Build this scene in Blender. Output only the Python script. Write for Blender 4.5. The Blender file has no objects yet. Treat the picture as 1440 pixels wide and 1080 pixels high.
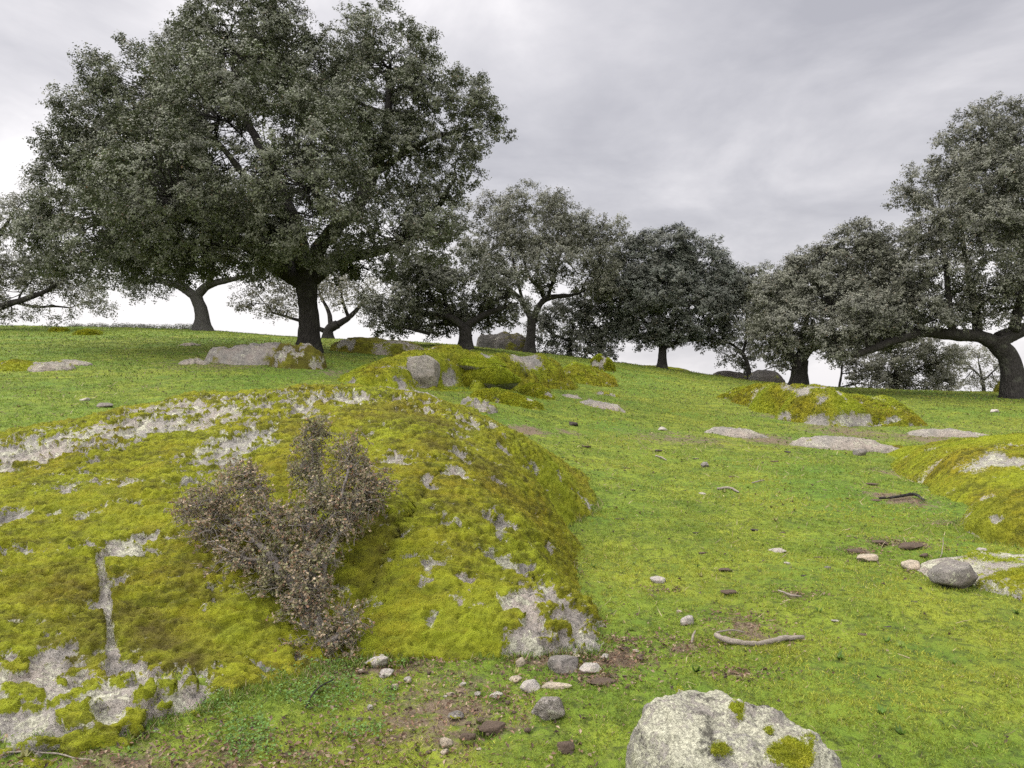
import bpy, math, random
import numpy as np

rng = np.random.default_rng(11)
random.seed(11)
SC = bpy.context.scene
DENOISE = False
COL = SC.collection
F, CX, HY, CZ = 1081.0, 720.0, 556.0, 1.6      # focal length, centre and horizon of the photo (px); eye height (m)
T_DETAIL = 1.0

# ------------------------------------------------------------------ numeric helpers
def hash3(ix, iy, iz, seed):
    with np.errstate(over='ignore'):
        h = (ix.astype(np.uint32) * np.uint32(374761393) + iy.astype(np.uint32) * np.uint32(668265263)
             + iz.astype(np.uint32) * np.uint32(2246822519) + np.uint32(seed * 3266489917 & 0xffffffff))
        h = (h ^ (h >> np.uint32(13))) * np.uint32(1274126177)
        h = h ^ (h >> np.uint32(16))
        h = h * np.uint32(2654435761)
        return h ^ (h >> np.uint32(15))

_G = np.random.default_rng(5).normal(size=(256, 3)); _G /= np.linalg.norm(_G, axis=1)[:, None]

def perlin(p, seed=0):
    p = np.asarray(p, float)
    i = np.floor(p).astype(np.int64); f = p - i
    w = f * f * f * (f * (f * 6 - 15) + 10)
    out = 0
    for dx in (0, 1):
        for dy in (0, 1):
            for dz in (0, 1):
                g = _G[hash3(i[:, 0] + dx, i[:, 1] + dy, i[:, 2] + dz, seed) & 255]
                d = (g * (f - np.array([dx, dy, dz]))).sum(1)
                wt = ((w[:, 0] if dx else 1 - w[:, 0]) * (w[:, 1] if dy else 1 - w[:, 1]) * (w[:, 2] if dz else 1 - w[:, 2]))
                out = out + d * wt
    return out * 1.6

def fbm(p, octv=4, seed=0, gain=0.5):
    a, s, o = 1.0, 1.0, 0
    for k in range(octv):
        o = o + a * perlin(p * s, seed + k * 17); a *= gain; s *= 2.03
    return o

def cells(p, seed=0, ids=False):
    """distance to the nearest jittered cell point (2D on x,y ; z kept coarse) -> rounded cushions"""
    i = np.floor(p).astype(np.int64); best = np.full(len(p), 9.0); bid = np.zeros(len(p))
    for dx in (-1, 0, 1):
        for dy in (-1, 0, 1):
            cx, cy = i[:, 0] + dx, i[:, 1] + dy
            h = hash3(cx, cy, cx * 0, seed)
            jx = (h & np.uint32(1023)) / 1023.0; jy = ((h >> np.uint32(10)) & np.uint32(1023)) / 1023.0
            d = (cx + jx - p[:, 0]) ** 2 + (cy + jy - p[:, 1]) ** 2
            k = d < best; best[k] = d[k]; bid[k] = ((h[k] >> np.uint32(20)) & np.uint32(255)) / 255.0
    return (np.sqrt(best), bid) if ids else np.sqrt(best)

def sstep(a, b, x):
    t = np.clip((x - a) / (b - a), 0, 1); return t * t * (3 - 2 * t)

def nrm(v):
    return v / np.maximum(np.linalg.norm(v, axis=-1, keepdims=True), 1e-9)

def tps_fit(P, z, lam=0.002):
    P = np.asarray(P, float); n = len(P)
    r2 = ((P[:, None] - P[None]) ** 2).sum(2)
    K = np.where(r2 > 0, r2 * np.log(np.maximum(r2, 1e-12)) * .5, 0) + lam * np.eye(n)
    A = np.zeros((n + 3, n + 3)); A[:n, :n] = K; A[:n, n] = 1; A[:n, n + 1:] = P; A[n, :n] = 1; A[n + 1:, :n] = P.T
    w = np.linalg.solve(A, np.concatenate([z, [0, 0, 0]]))
    def ev(Q):
        out = np.empty(len(Q))
        for s in range(0, len(Q), 20000):
            q = Q[s:s + 20000]
            r2 = ((q[:, None] - P[None]) ** 2).sum(2)
            out[s:s + 20000] = (np.where(r2 > 0, r2 * np.log(np.maximum(r2, 1e-12)) * .5, 0)) @ w[:n] + w[n] + q @ w[n + 1:]
        return out
    return ev

# ------------------------------------------------------------------ the lie of the land
YK = np.array([0, 2, 3, 4.2, 5.5, 8, 11, 15, 20, 27, 32, 36, 42, 50, 60, 100, 300, 900.])
COLS = {
    -500: [0, .09, .16, .25, .42, .90, 1.42, 1.95, 2.65, 3.55, 4.20, 4.75, 5.40, 5.7, 5.5, 1.0, -16, -40],
    0:    [0, .09, .16, .25, .42, .88, 1.40, 1.95, 2.65, 3.58, 4.25, 4.78, 5.45, 5.8, 5.6, 1.0, -16, -40],
    300:  [0, .09, .16, .24, .38, .78, 1.30, 1.92, 2.60, 3.50, 4.12, 4.60, 5.22, 5.4, 5.0, 0.5, -16, -40],
    440:  [0, .09, .15, .22, .34, .68, 1.20, 1.80, 2.62, 3.35, 3.85, 4.25, 4.60, 4.6, 4.0, 0.0, -16, -40],
    600:  [0, .09, .15, .20, .30, .56, .96, 1.55, 2.25, 3.15, 3.75, 4.15, 4.40, 4.3, 3.6, -.5, -17, -40],
    760:  [0, .09, .15, .19, .27, .45, .70, 1.08, 1.72, 2.62, 3.25, 3.62, 3.85, 3.7, 3.0, -1., -18, -40],
    930:  [0, .09, .146, .186, .257, .386, .54, .78, 1.20, 1.87, 2.45, 2.93, 3.05, 2.7, 1.9, -3, -20, -40],
    1100: [0, .09, .146, .186, .25, .36, .50, .70, 1.02, 1.60, 2.02, 2.10, 1.95, 1.4, .4, -4, -22, -40],
    1300: [0, .09, .146, .18, .24, .32, .42, .58, .88, 1.50, 1.76, 1.80, 1.55, .9, -.2, -5, -22, -40],
    1440: [0, .09, .146, .18, .24, .32, .42, .57, .85, 1.45, 1.72, 1.76, 1.5, .8, -.4, -5, -22, -40],
    1900: [0, .09, .146, .18, .24, .32, .42, .57, .85, 1.40, 1.65, 1.68, 1.4, .6, -.8, -6, -22, -40],
}
UK = np.array([(k - CX) / F for k in COLS]); UK[0] = -1.6; UK[-1] = 1.6
LG = np.linspace(0, math.log(1 + 900 / 2.0), 700)                # fine log grid in Y
YF = 2.0 * (np.exp(LG) - 1)
_tab = np.array([np.interp(YF, YK, v) for v in COLS.values()])
_UF = np.linspace(-1.6, 1.6, 260)
_tab = np.array([np.interp(_UF, UK, _tab[:, j]) for j in range(len(YF))]).T
def _blur(a, k, ax):
    w = np.exp(-np.linspace(-2, 2, 2 * k + 1) ** 2); w /= w.sum()
    pad = [(0, 0), (0, 0)]; pad[ax] = (k, k)
    b = np.pad(a, pad, mode='edge')
    return np.apply_along_axis(lambda r: np.convolve(r, w, 'valid'), ax, b)
_tab = _blur(_blur(_tab, 14, 1), 12, 0)

def G0(X, Y):
    X = np.asarray(X, float); Y = np.asarray(Y, float)
    Yc = np.maximum(Y, 0.02)
    u = np.clip(X / np.maximum(Yc, .8), -1.599, 1.599)
    fu = (u + 1.6) / 3.2 * 259; iu = np.clip(fu.astype(int), 0, 258); fu = fu - iu
    fl = np.log(1 + np.minimum(Yc, 899) / 2) / LG[-1] * 699; il = np.clip(fl.astype(int), 0, 698); fl = fl - il
    a = _tab[iu, il] * (1 - fl) + _tab[iu, il + 1] * fl
    b = _tab[iu + 1, il] * (1 - fl) + _tab[iu + 1, il + 1] * fl
    z = a * (1 - fu) + b * fu
    return np.where(Y < 0.02, np.maximum(Y * .045, -12), z)

def G(X, Y):
    X = np.atleast_1d(np.asarray(X, float)); Y = np.atleast_1d(np.asarray(Y, float))
    z = G0(X, Y)
    p = np.stack([X, Y, X * 0], 1)
    r = np.hypot(X, Y); far = sstep(1, 6, r) * (1 + 2 * sstep(20, 60, r))
    return z + far * .022 * perlin(p * .7, 3) + .016 * perlin(p * 2.1, 4) + .008 * perlin(p * 6.3, 8)

_YS = np.concatenate([np.linspace(1.6, 12, 800), np.linspace(12.02, 60, 1400)])
def gp(px, py):
    """the point of the ground under a pixel of the photo"""
    u = (px - CX) / F; s = (HY - py) / F
    d = G(u * _YS, _YS) - (CZ + s * _YS)
    k = np.where(d > 0)[0]
    if len(k): Y = _YS[k[0]]
    else: Y = _YS[np.argmax(d)]
    return np.array([u * Y, Y, float(G(u * Y, Y)[0])])

def W(px, py, Y): return np.array([(px - CX) / F * Y, Y, CZ + (HY - py) / F * Y])

# ------------------------------------------------------------------ mesh helpers
class MB:
    def __init__(s): s.v, s.f, s.c, s.n, s.at = [], [], [], 0, {}
    def add(s, v, faces, c=None, **at):
        v = np.asarray(v, float).reshape(-1, 3); s.v.append(v)
        if not isinstance(faces, (list, tuple)): faces = [faces]
        for f in faces: s.f.append(np.asarray(f, np.int64) + s.n)
        if c is None: c = np.ones((len(v), 3)) * .5
        s.c.append(np.broadcast_to(np.asarray(c, float), (len(v), 3)))
        for k, a in at.items(): s.at.setdefault(k, []).append(np.broadcast_to(np.asarray(a, float), (len(v),)))
        s.n += len(v)
    def build(s, name, mat, parent=None, smooth=False, origin=None):
        v = np.concatenate(s.v)
        if origin is not None: v = v - np.asarray(origin)
        me = bpy.data.meshes.new(name)
        me.vertices.add(len(v)); me.vertices.foreach_set('co', v.astype(np.float32).ravel())
        idx = np.concatenate([f.ravel() for f in s.f]); tot = np.concatenate([np.full(len(f), f.shape[1]) for f in s.f])
        me.loops.add(len(idx)); me.loops.foreach_set('vertex_index', idx.astype(np.int32))
        me.polygons.add(len(tot)); me.polygons.foreach_set('loop_start', (np.cumsum(tot) - tot).astype(np.int32))
        me.polygons.foreach_set('use_smooth', np.full(len(tot), bool(smooth)))
        c = np.concatenate(s.c); c4 = np.ones((len(c), 4), np.float32); c4[:, :3] = c
        a = me.color_attributes.new('tint', 'FLOAT_COLOR', 'POINT'); a.data.foreach_set('color', c4.ravel())
        for k, l in s.at.items():
            arr = np.concatenate(l)
            if len(arr) == len(v):
                t = me.attributes.new(k, 'FLOAT', 'POINT'); t.data.foreach_set('value', arr.astype(np.float32))
        me.update(calc_edges=True)
        me.materials.append(mat)
        o = bpy.data.objects.new(name, me); COL.objects.link(o)
        if parent is not None: o.parent = parent
        if origin is not None: o.location = origin
        return o

def tag(o, label=None, cat=None, group=None, kind=None):
    if label: o['label'] = label
    if cat: o['category'] = cat
    if group: o['group'] = group
    if kind or cat: o['kind'] = kind or 'thing'
    return o

def thing(name, loc, label, cat, group=None):
    o = bpy.data.objects.new(name, None); COL.objects.link(o); o.location = loc; o.empty_display_size = .2
    return tag(o, label, cat, group)

def smooth_line(P, R, n=6):
    P = np.asarray(P, float); R = np.asarray(R, float)
    if len(P) < 3:
        t = np.linspace(0, 1, n + 1)[:, None]; return P[0] * (1 - t) + P[1] * t, np.interp(t[:, 0], [0, 1], R)
    Q = np.vstack([2 * P[0] - P[1], P, 2 * P[-1] - P[-2]]); out, rr = [], []
    for k in range(len(P) - 1):
        p0, p1, p2, p3 = Q[k:k + 4]
        for t in np.linspace(0, 1, n, endpoint=False):
            out.append(.5 * (2 * p1 + (p2 - p0) * t + (2 * p0 - 5 * p1 + 4 * p2 - p3) * t * t + (3 * p1 - p0 - 3 * p2 + p3) * t ** 3))
            rr.append(R[k] * (1 - t) + R[k + 1] * t)
    out.append(P[-1]); rr.append(R[-1])
    return np.array(out), np.array(rr)

def tube(mb, P, R, sides=8, c=(.5, .5, .5), rough=0.0, seed=0):
    P = np.asarray(P, float); R = np.asarray(R, float); n = len(P)
    T = nrm(np.gradient(P, axis=0))
    ref = np.array([1., 0, 0]) if abs(T[0, 2]) > .8 else np.array([0, 0, 1.])
    N = ref - T * (T @ ref)[:, None]
    N = nrm(N); B = np.cross(T, N)
    a = np.linspace(0, 2 * math.pi, sides, endpoint=False)
    ring = (N[:, None] * np.cos(a)[None, :, None] + B[:, None] * np.sin(a)[None, :, None])
    V = P[:, None] + ring * R[:, None, None]
    if rough:
        q = V.reshape(-1, 3); d = fbm(q * (1.0 / max(R.max(), .02)) * .9 + seed * 7.1, 3, 31)
        V = V + ring * (d.reshape(n, sides) * rough * R[:, None])[..., None]
    V = V.reshape(-1, 3)
    i = np.arange(n - 1)[:, None] * sides; j = np.arange(sides)[None]; j2 = (j + 1) % sides
    q = np.stack([i + j, i + j2, i + sides + j2, i + sides + j], -1).reshape(-1, 4)
    caps = [np.arange(sides)[None, ::-1], (np.arange(sides) + (n - 1) * sides)[None]]
    mb.add(V, [q] + caps, c)

def grid_faces(nu, nv, keep=None):
    i = np.arange(nu - 1)[:, None] * nv; j = np.arange(nv - 1)[None]
    q = np.stack([i + j, i + nv + j, i + nv + j + 1, i + j + 1], -1).reshape(-1, 4)
    if keep is not None: q = q[keep[q].all(1)]
    return q

def sample_faces(v, q, n, w, *attrs):
    """n random points on quads q, weighted by area times the mean of w on each"""
    a = v[q]; cr = np.cross(a[:, 2] - a[:, 0], a[:, 3] - a[:, 1]); ar = np.linalg.norm(cr, axis=1)
    p = ar * w[q].mean(1); p = p / p.sum()
    k = np.searchsorted(np.cumsum(p), rng.random(n)); k = np.clip(k, 0, len(q) - 1)
    s, t = rng.random((2, n))
    bw = np.stack([(1 - s) * (1 - t), s * (1 - t), s * t, (1 - s) * t], 1)
    pos = (a[k] * bw[..., None]).sum(1); N = nrm(cr[k]); N[N[:, 2] < 0] *= -1
    return (pos, N) + tuple((at[q[k]] * bw).sum(1) for at in attrs)

def blades(mb, pos, d, L, wd, c, bend=0.35, seg=False, side=None):
    """thin tapering leaves: one triangle each, or a bent quad plus tip (seg)"""
    n = len(pos)
    L = np.broadcast_to(L, (n,))[:, None]; wd = np.broadcast_to(wd, (n,))[:, None]
    if side is None: side = nrm(np.cross(d, rng.normal(size=(n, 3))))
    f = np.cross(side, d)
    c = np.broadcast_to(np.asarray(c, float), (n, 3))
    tip = pos + d * L + f * L * bend
    if not seg:
        v = np.stack([pos - side * wd * .5, pos + side * wd * .5, tip], 1)
        mb.add(v.reshape(-1, 3), np.arange(n * 3).reshape(n, 3), np.repeat(c, 3, 0))
    else:
        mid = pos + d * L * .55 + f * L * bend * .25
        v = np.stack([pos - side * wd * .5, pos + side * wd * .5, mid + side * wd * .4, mid - side * wd * .4, tip], 1)
        b = np.arange(n)[:, None] * 5
        mb.add(v.reshape(-1, 3), [b + np.array([[0, 1, 2, 3]]), b + np.array([[3, 2, 4]])], np.repeat(c, 5, 0))

def leaves(mb, pos, N, L, wd, c, fold=.15):
    """oval leaves as bent diamonds: 4 verts, 2 triangles sharing the midrib"""
    n = len(pos)
    ax = nrm(np.cross(N, rng.normal(size=(n, 3)))); sd = np.cross(N, ax)
    L = np.broadcast_to(L, (n,))[:, None]; wd = np.broadcast_to(wd, (n,))[:, None]
    c = np.broadcast_to(np.asarray(c, float), (n, 3))
    v = np.stack([pos - ax * L * .5, pos + sd * wd * .5 + N * wd * fold, pos + ax * L * .5, pos - sd * wd * .5 + N * wd * fold], 1)
    mb.add(v.reshape(-1, 3), np.arange(n * 4).reshape(n, 4), np.repeat(c, 4, 0))

# ------------------------------------------------------------------ node materials
class NT:
    def __init__(s, name):
        s.m = bpy.data.materials.new(name); s.m.use_nodes = True; s.t = s.m.node_tree; s.t.nodes.clear()
        s.out = s.n('ShaderNodeOutputMaterial')
    def n(s, k, **p):
        x = s.t.nodes.new(k)
        for a, b in p.items(): setattr(x, a, b)
        return x
    def l(s, a, b): s.t.links.new(a, b)
    def pos(s): return s.n('ShaderNodeTexCoord').outputs['Object']
    def attr(s, name, o='Color'): return s.n('ShaderNodeAttribute', attribute_name=name).outputs[o]
    def noise(s, vec, scale, det=4, rough=.55, dist=0, o='Fac'):
        x = s.n('ShaderNodeTexNoise'); x.inputs['Scale'].default_value = scale; x.inputs['Detail'].default_value = det
        x.inputs['Roughness'].default_value = rough; x.inputs['Distortion'].default_value = dist; s.l(vec, x.inputs['Vector']); return x.outputs[o]
    def voro(s, vec, scale, feat='F1', o='Distance'):
        x = s.n('ShaderNodeTexVoronoi', feature=feat); x.inputs['Scale'].default_value = scale; s.l(vec, x.inputs['Vector']); return x.outputs[o]
    def ramp(s, fac, stops, interp='LINEAR'):
        x = s.n('ShaderNodeValToRGB'); x.color_ramp.interpolation = interp; e = x.color_ramp.elements
        while len(e) < len(stops): e.new(.5)
        for k, (p, c) in enumerate(stops):
            e[k].position = p; e[k].color = (c, c, c, 1) if not isinstance(c, (tuple, list)) else (*c, 1)
        s.l(fac, x.inputs['Fac']); return x.outputs['Color']
    def mix(s, fac, a, b, mode='MIX'):
        x = s.n('ShaderNodeMix', data_type='RGBA', blend_type=mode, clamp_factor=True)
        for v, k in ((fac, 0), (a, 6), (b, 7)):
            if isinstance(v, (int, float)): x.inputs[k].default_value = v
            elif isinstance(v, tuple): x.inputs[k].default_value = (*v, 1)
            else: s.l(v, x.inputs[k])
        return x.outputs[2]
    def math(s, op, a, b=0., cl=False):
        x = s.n('ShaderNodeMath', operation=op, use_clamp=cl)
        for k, v in enumerate((a, b)):
            if isinstance(v, (int, float)): x.inputs[k].default_value = v
            else: s.l(v, x.inputs[k])
        return x.outputs[0]
    def bump(s, h, strength=.5, dist=.02, prev=None):
        x = s.n('ShaderNodeBump'); x.inputs['Strength'].default_value = strength; x.inputs['Distance'].default_value = dist
        s.l(h, x.inputs['Height'])
        if prev is not None: s.l(prev, x.inputs['Normal'])
        return x.outputs['Normal']
    def surf(s, col, rough=.9, spec=.3, normal=None, trans=0.0, tcol=None):
        p = s.n('ShaderNodeBsdfPrincipled')
        if isinstance(col, tuple): p.inputs['Base Color'].default_value = (*col, 1)
        else: s.l(col, p.inputs['Base Color'])
        if isinstance(rough, (int, float)): p.inputs['Roughness'].default_value = rough
        else: s.l(rough, p.inputs['Roughness'])
        p.inputs['Specular IOR Level'].default_value = spec
        if normal is not None: s.l(normal, p.inputs['Normal'])
        o = p.outputs[0]
        if trans:
            t = s.n('ShaderNodeBsdfTranslucent'); s.l(tcol if tcol is not None else col, t.inputs['Color'])
            m = s.n('ShaderNodeMixShader'); m.inputs[0].default_value = trans; s.l(o, m.inputs[1]); s.l(t.outputs[0], m.inputs[2]); o = m.outputs[0]
        s.l(o, s.out.inputs['Surface']); return s.m

def M_ground():
    t = NT('meadow_ground'); P = t.pos()
    big = t.noise(P, .35, 4); mid = t.noise(P, 2.2, 5, .62); fine = t.noise(P, 16, 6, .68); vfine = t.noise(P, 70, 3, .6)
    grass = t.mix(t.ramp(mid, [(.32, 0.), (.68, 1.)]), (.072, .110, .013), (.200, .225, .022))
    grass = t.mix(t.ramp(big, [(.4, 0.), (.65, .75)]), grass, (.080, .150, .016))
    grass = t.mix(t.ramp(fine, [(.36, .8), (.52, 0.)]), grass, (.030, .040, .010))
    grass = t.mix(t.ramp(t.noise(P, 9, 5, .7), [(.58, 0.), (.72, .5)]), grass, (.17, .15, .045))
    soil = t.mix(fine, (.048, .035, .022), (.185, .138, .090))
    soil = t.mix(t.ramp(vfine, [(.5, 0.), (.75, .6)]), soil, (.25, .20, .145))
    sm = t.math('MULTIPLY_ADD', t.attr('soil', 'Fac'), 1.25); sm_n = t.n('ShaderNodeMath', operation='ADD')
    t.l(t.attr('soil', 'Fac'), sm_n.inputs[0]); t.l(t.math('MULTIPLY', t.math('SUBTRACT', t.noise(P, 7, 6, .7), .5), 1.6), sm_n.inputs[1])
    k = t.ramp(sm_n.outputs[0], [(.38, 0.), (.62, 1.)])
    col = t.mix(k, grass, soil)
    b = t.bump(t.noise(P, 5, 6, .7), .9, .06); b = t.bump(fine, .9, .03, b); b = t.bump(vfine, .8, .01, b)
    return t.surf(col, .95, .15, b)

def M_blade():
    t = NT('grass_blade'); c = t.attr('tint'); return t.surf(c, .6, .25, None, .3)

def M_leaf(name='oak_leaf', rough=.58, spec=.32, trans=.14):
    t = NT(name); c = t.attr('tint')
    g = t.n('ShaderNodeNewGeometry'); under = t.mix(.40, c, (.17, .165, .125))
    return t.surf(t.mix(g.outputs['Backfacing'], c, under), rough, spec, None, trans)

def M_bark(name, dark, light, sc=14):
    t = NT(name); P = t.pos()
    mp = t.n('ShaderNodeMapping'); mp.inputs['Scale'].default_value = (1, 1, .3); t.l(P, mp.inputs['Vector'])
    v = t.voro(mp.outputs[0], sc, 'DISTANCE_TO_EDGE'); n = t.noise(P, 9, 6, .7)
    c = t.mix(n, dark, light)
    c = t.mix(t.ramp(t.noise(P, 3, 4), [(.54, 0.), (.70, .5)]), c, (.085, .088, .062))
    b = t.bump(t.ramp(v, [(0, 0.), (.22, 1.)]), .8, .035); b = t.bump(n, .8, .03, b)
    return t.surf(c, .95, .15, b)

def M_rock(name, base=(.30, .27, .245), lichen=.5, sc=1.0, stain=0.):
    """granite with lichen; where the attribute 'moss' is high the moss cover shows"""
    t = NT(name); P = t.pos()
    n0 = t.noise(P, 1.1 * sc, 5, .6); n1 = t.noise(P, 5 * sc, 7, .72); n2 = t.noise(P, 24 * sc, 6, .75); n3 = t.noise(P, 95 * sc, 3, .65)
    g = t.mix(t.ramp(n1, [(.3, 0.), (.7, 1.)]), tuple(x * .50 for x in base), tuple(x * 1.18 for x in base))
    g = t.mix(t.ramp(n0, [(.42, 0.), (.62, .6)]), g, (base[0] * 1.12, base[1] * .98, base[2] * .92))
    g = t.mix(t.ramp(n2, [(.36, .85), (.50, 0.)]), g, tuple(x * .30 for x in base))
    g = t.mix(t.ramp(n3, [(.54, 0.), (.72, .6)]), g, (.46, .43, .39))
    g = t.mix(t.ramp(t.noise(P, 130 * sc, 2), [(.32, .85), (.43, 0.)]), g, (.045, .04, .036))
    # crustose lichen: pale grey-green crusts with frayed outlines
    lw = t.n('ShaderNodeVectorMath', operation='ADD'); t.l(P, lw.inputs[0])
    sc2 = t.n('ShaderNodeVectorMath', operation='SCALE'); sc2.inputs['Scale'].default_value = .07 / sc; t.l(t.noise(P, 16 * sc, 4, o='Color'), sc2.inputs[0]); t.l(sc2.outputs[0], lw.inputs[1])
    vl = t.voro(lw.outputs[0], 12 * sc); v2 = t.voro(lw.outputs[0], 38 * sc)
    lm = t.math('SUBTRACT', t.noise(P, 5 * sc, 8, .78), t.math('MULTIPLY', t.math('ADD', vl, v2), .17))
    lm = t.ramp(lm, [(.46 - .2 * lichen, 0.), (.53 - .2 * lichen, 1.)])
    lc = t.mix(t.ramp(t.noise(P, 60 * sc, 5, .75), [(.38, 0.), (.62, 1.)]), (.16, .155, .11), (.50, .490, .355))
    g = t.mix(t.math('MULTIPLY', lm, .88), g, lc)
    dk = t.ramp(t.noise(P, 3.7 * sc, 9, .8), [(.60 - stain, 0.), (.66 - stain, .85)])
    g = t.mix(dk, g, (.040, .036, .030))
    # moss
    ml = t.noise(P, 1.3 * sc, 5, .6); mpg = t.n('ShaderNodeMapping'); mpg.inputs['Scale'].default_value = (.5, 1.2, 1.3); mpg.inputs['Rotation'].default_value = (0, 0, .25); t.l(P, mpg.inputs['Vector']); mm = t.noise(mpg.outputs[0], 10 * sc, 5, .7); mf = t.noise(P, 60 * sc, 4, .7)
    mo = t.mix(t.ramp(ml, [(.36, 0.), (.62, 1.)]), (.185, .156, .009), (.195, .218, .011))
    mo = t.mix(t.ramp(mm, [(.38, .9), (.58, 0.)]), mo, (.040, .040, .006))
    mo = t.mix(t.ramp(mf, [(.50, 0.), (.75, .5)]), mo, (.27, .27, .03))
    mo = t.mix(t.attr('lime', 'Fac'), mo, (.185, .215, .012))
    mo = t.mix(t.attr('dry', 'Fac'), mo, (.062, .050, .012))  # dry moss colour, also used to paint shaded moss darker
    mk = t.math('ADD', t.attr('moss', 'Fac'), t.math('MULTIPLY', t.math('SUBTRACT', t.noise(P, 26 * sc, 6, .8), .5), 1.3))
    mk = t.ramp(mk, [(.46, 0.), (.54, 1.)])
    c = t.mix(mk, g, mo)
    b = t.bump(n1, .6, .08 / sc); b = t.bump(n2, .8, .035 / sc, b); b = t.bump(lm, .4, .008 / sc, b); b = t.bump(n3, .6, .008 / sc, b)
    b2 = t.bump(mm, .8, .05 / sc); b2 = t.bump(mf, 1.0, .02 / sc, b2)
    bn = t.n('ShaderNodeMix', data_type='VECTOR'); t.l(mk, bn.inputs[0]); t.l(b, bn.inputs[4]); t.l(b2, bn.inputs[5])
    return t.surf(c, .95, .15, bn.outputs[1])

def M_simple(name, a, b, sc, rough=.9):
    t = NT(name); P = t.pos(); n = t.noise(P, sc, 6, .7); f = t.noise(P, sc * 5, 4, .7)
    c = t.mix(n, a, b); c = t.mix(t.ramp(f, [(.3, .7), (.5, 0.)]), c, tuple(x * .35 for x in a))
    return t.surf(c, rough, .2, t.bump(f, .8, .01))

MAT = dict(ground=M_ground(), blade=M_blade(), leaf=M_leaf(), shrubleaf=M_blade(),
           bark=M_bark('dark_bark', (.010, .009, .008), (.048, .043, .037)),
           palebark=M_bark('grey_bark', (.026, .024, .021), (.085, .080, .070)),
           rock=M_rock('granite_moss', (.300, .282, .240), .75), rockfar=M_rock('granite_moss_far', (.27, .252, .215), .5, .6),
           darkrock_shade=M_rock('dark_rock_shade', (.075, .07, .06), .05, .6),  # dark stone whose base colour also holds the tree shade
           slab=M_rock('granite_slab', (.270, .248, .205), .35, .8), lichen=M_rock('lichen_granite', (.29, .275, .23), 1.05, 1.5, .055),
           stone=M_rock('stone_grey', (.40, .37, .32), .6, 3.0), cream=M_rock('stone_cream', (.40, .345, .25), .1, 3.5),
           greystone=M_rock('stone_dark', (.19, .175, .15), .3, 2.5),
           wood=M_simple('weathered_wood', (.085, .070, .054), (.34, .295, .235), 26), clod=M_simple('dark_clod', (.040, .029, .020), (.115, .082, .056), 30),
           blackish=M_simple('black_clod', (.02, .016, .014), (.06, .048, .04), 30))

# ------------------------------------------------------------------ the big mossy boulder: a surface through measured points
BIG_S = [  # (px, py, Y) of points on its surface
    (0, 900, 3.80), (0, 800, 4.5), (0, 700, 5.6), (0, 640, 7.0), (-150, 760, 4.9), (-150, 900, 3.8), (-150, 660, 6.6),
    (120, 960, 3.62), (120, 880, 4.0), (120, 780, 4.7), (120, 680, 5.7), (120, 610, 7.3),
    (250, 940, 3.85), (250, 860, 4.2), (250, 760, 4.85), (250, 670, 5.7), (250, 600, 7.1),
    (350, 920, 4.0), (350, 850, 4.25), (350, 750, 4.85), (350, 660, 5.75), (350, 590, 7.0),
    (430, 850, 4.45), (430, 760, 4.95), (430, 660, 5.65), (440, 590, 6.9),
    (500, 880, 4.3), (500, 800, 4.7), (500, 700, 5.3), (500, 620, 6.2), (510, 570, 7.2),
    (580, 900, 4.13), (580, 820, 4.42), (580, 740, 4.85), (580, 660, 5.6), (580, 610, 6.4), (580, 575, 7.6),
    (660, 900, 4.15), (660, 820, 4.48), (660, 740, 5.0), (660, 670, 5.7), (660, 625, 6.6), (650, 585, 8.2),
    (740, 890, 4.2), (740, 820, 4.7), (740, 750, 5.4), (720, 680, 6.2), (710, 635, 7.2), (700, 605, 8.4),
    (790, 870, 4.42), (765, 790, 5.35), (765, 700, 6.6), (765, 660, 7.4), (745, 628, 8.8), (800, 690, 7.75), (815, 705, 7.9),
    (450, 547, 8.1), (350, 556, 8.3), (250, 568, 8.3), (150, 588, 8.3), (50, 612, 8.2), (-80, 640, 8.2), (560, 556, 8.4), (640, 575, 9.0),
]
BIG_BASE = [(-150, 1050), (0, 1046), (120, 1052), (200, 1030), (250, 1010), (320, 985), (380, 965), (450, 945), (520, 930), (620, 927), (700, 927), (780, 922), (845, 915),
            (832, 870), (805, 830), (793, 790), (783, 755), (800, 735), (838, 722), (838, 700)]
_S = np.array([W(*p) for p in BIG_S])
_B = np.array([gp(*p) for p in BIG_BASE]); _B[:, 2] -= .03
_K = [(x, y) for x, y in ((1.0, 8.6), (1.0, 9.6), (.6, 10.6), (-.6, 10.9), (-2, 10.8), (-3.5, 10.4), (-5, 10), (-6.6, 9.4))]
_K = np.array([(x, y, float(G0(x, y)) - .08) for x, y in _K])
_L = np.array([(-6.2, 7.6, 1.05), (-5.6, 6.2, .78), (-4.6, 5.0, .50), (-3.9, 4.2, .30)])
_out = []
for b in _B[2:]:                                             # push the surface under the soil just outside the base line
    d = b[:2] - np.array([-.9, 6.8]); d /= np.linalg.norm(d)
    _out.append((*(b[:2] + d * .3), b[2] - .26))
_P = np.vstack([_S, _B, _K, _L, np.array(_out)])
big_ev = tps_fit(_P[:, :2], _P[:, 2], .004)

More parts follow.
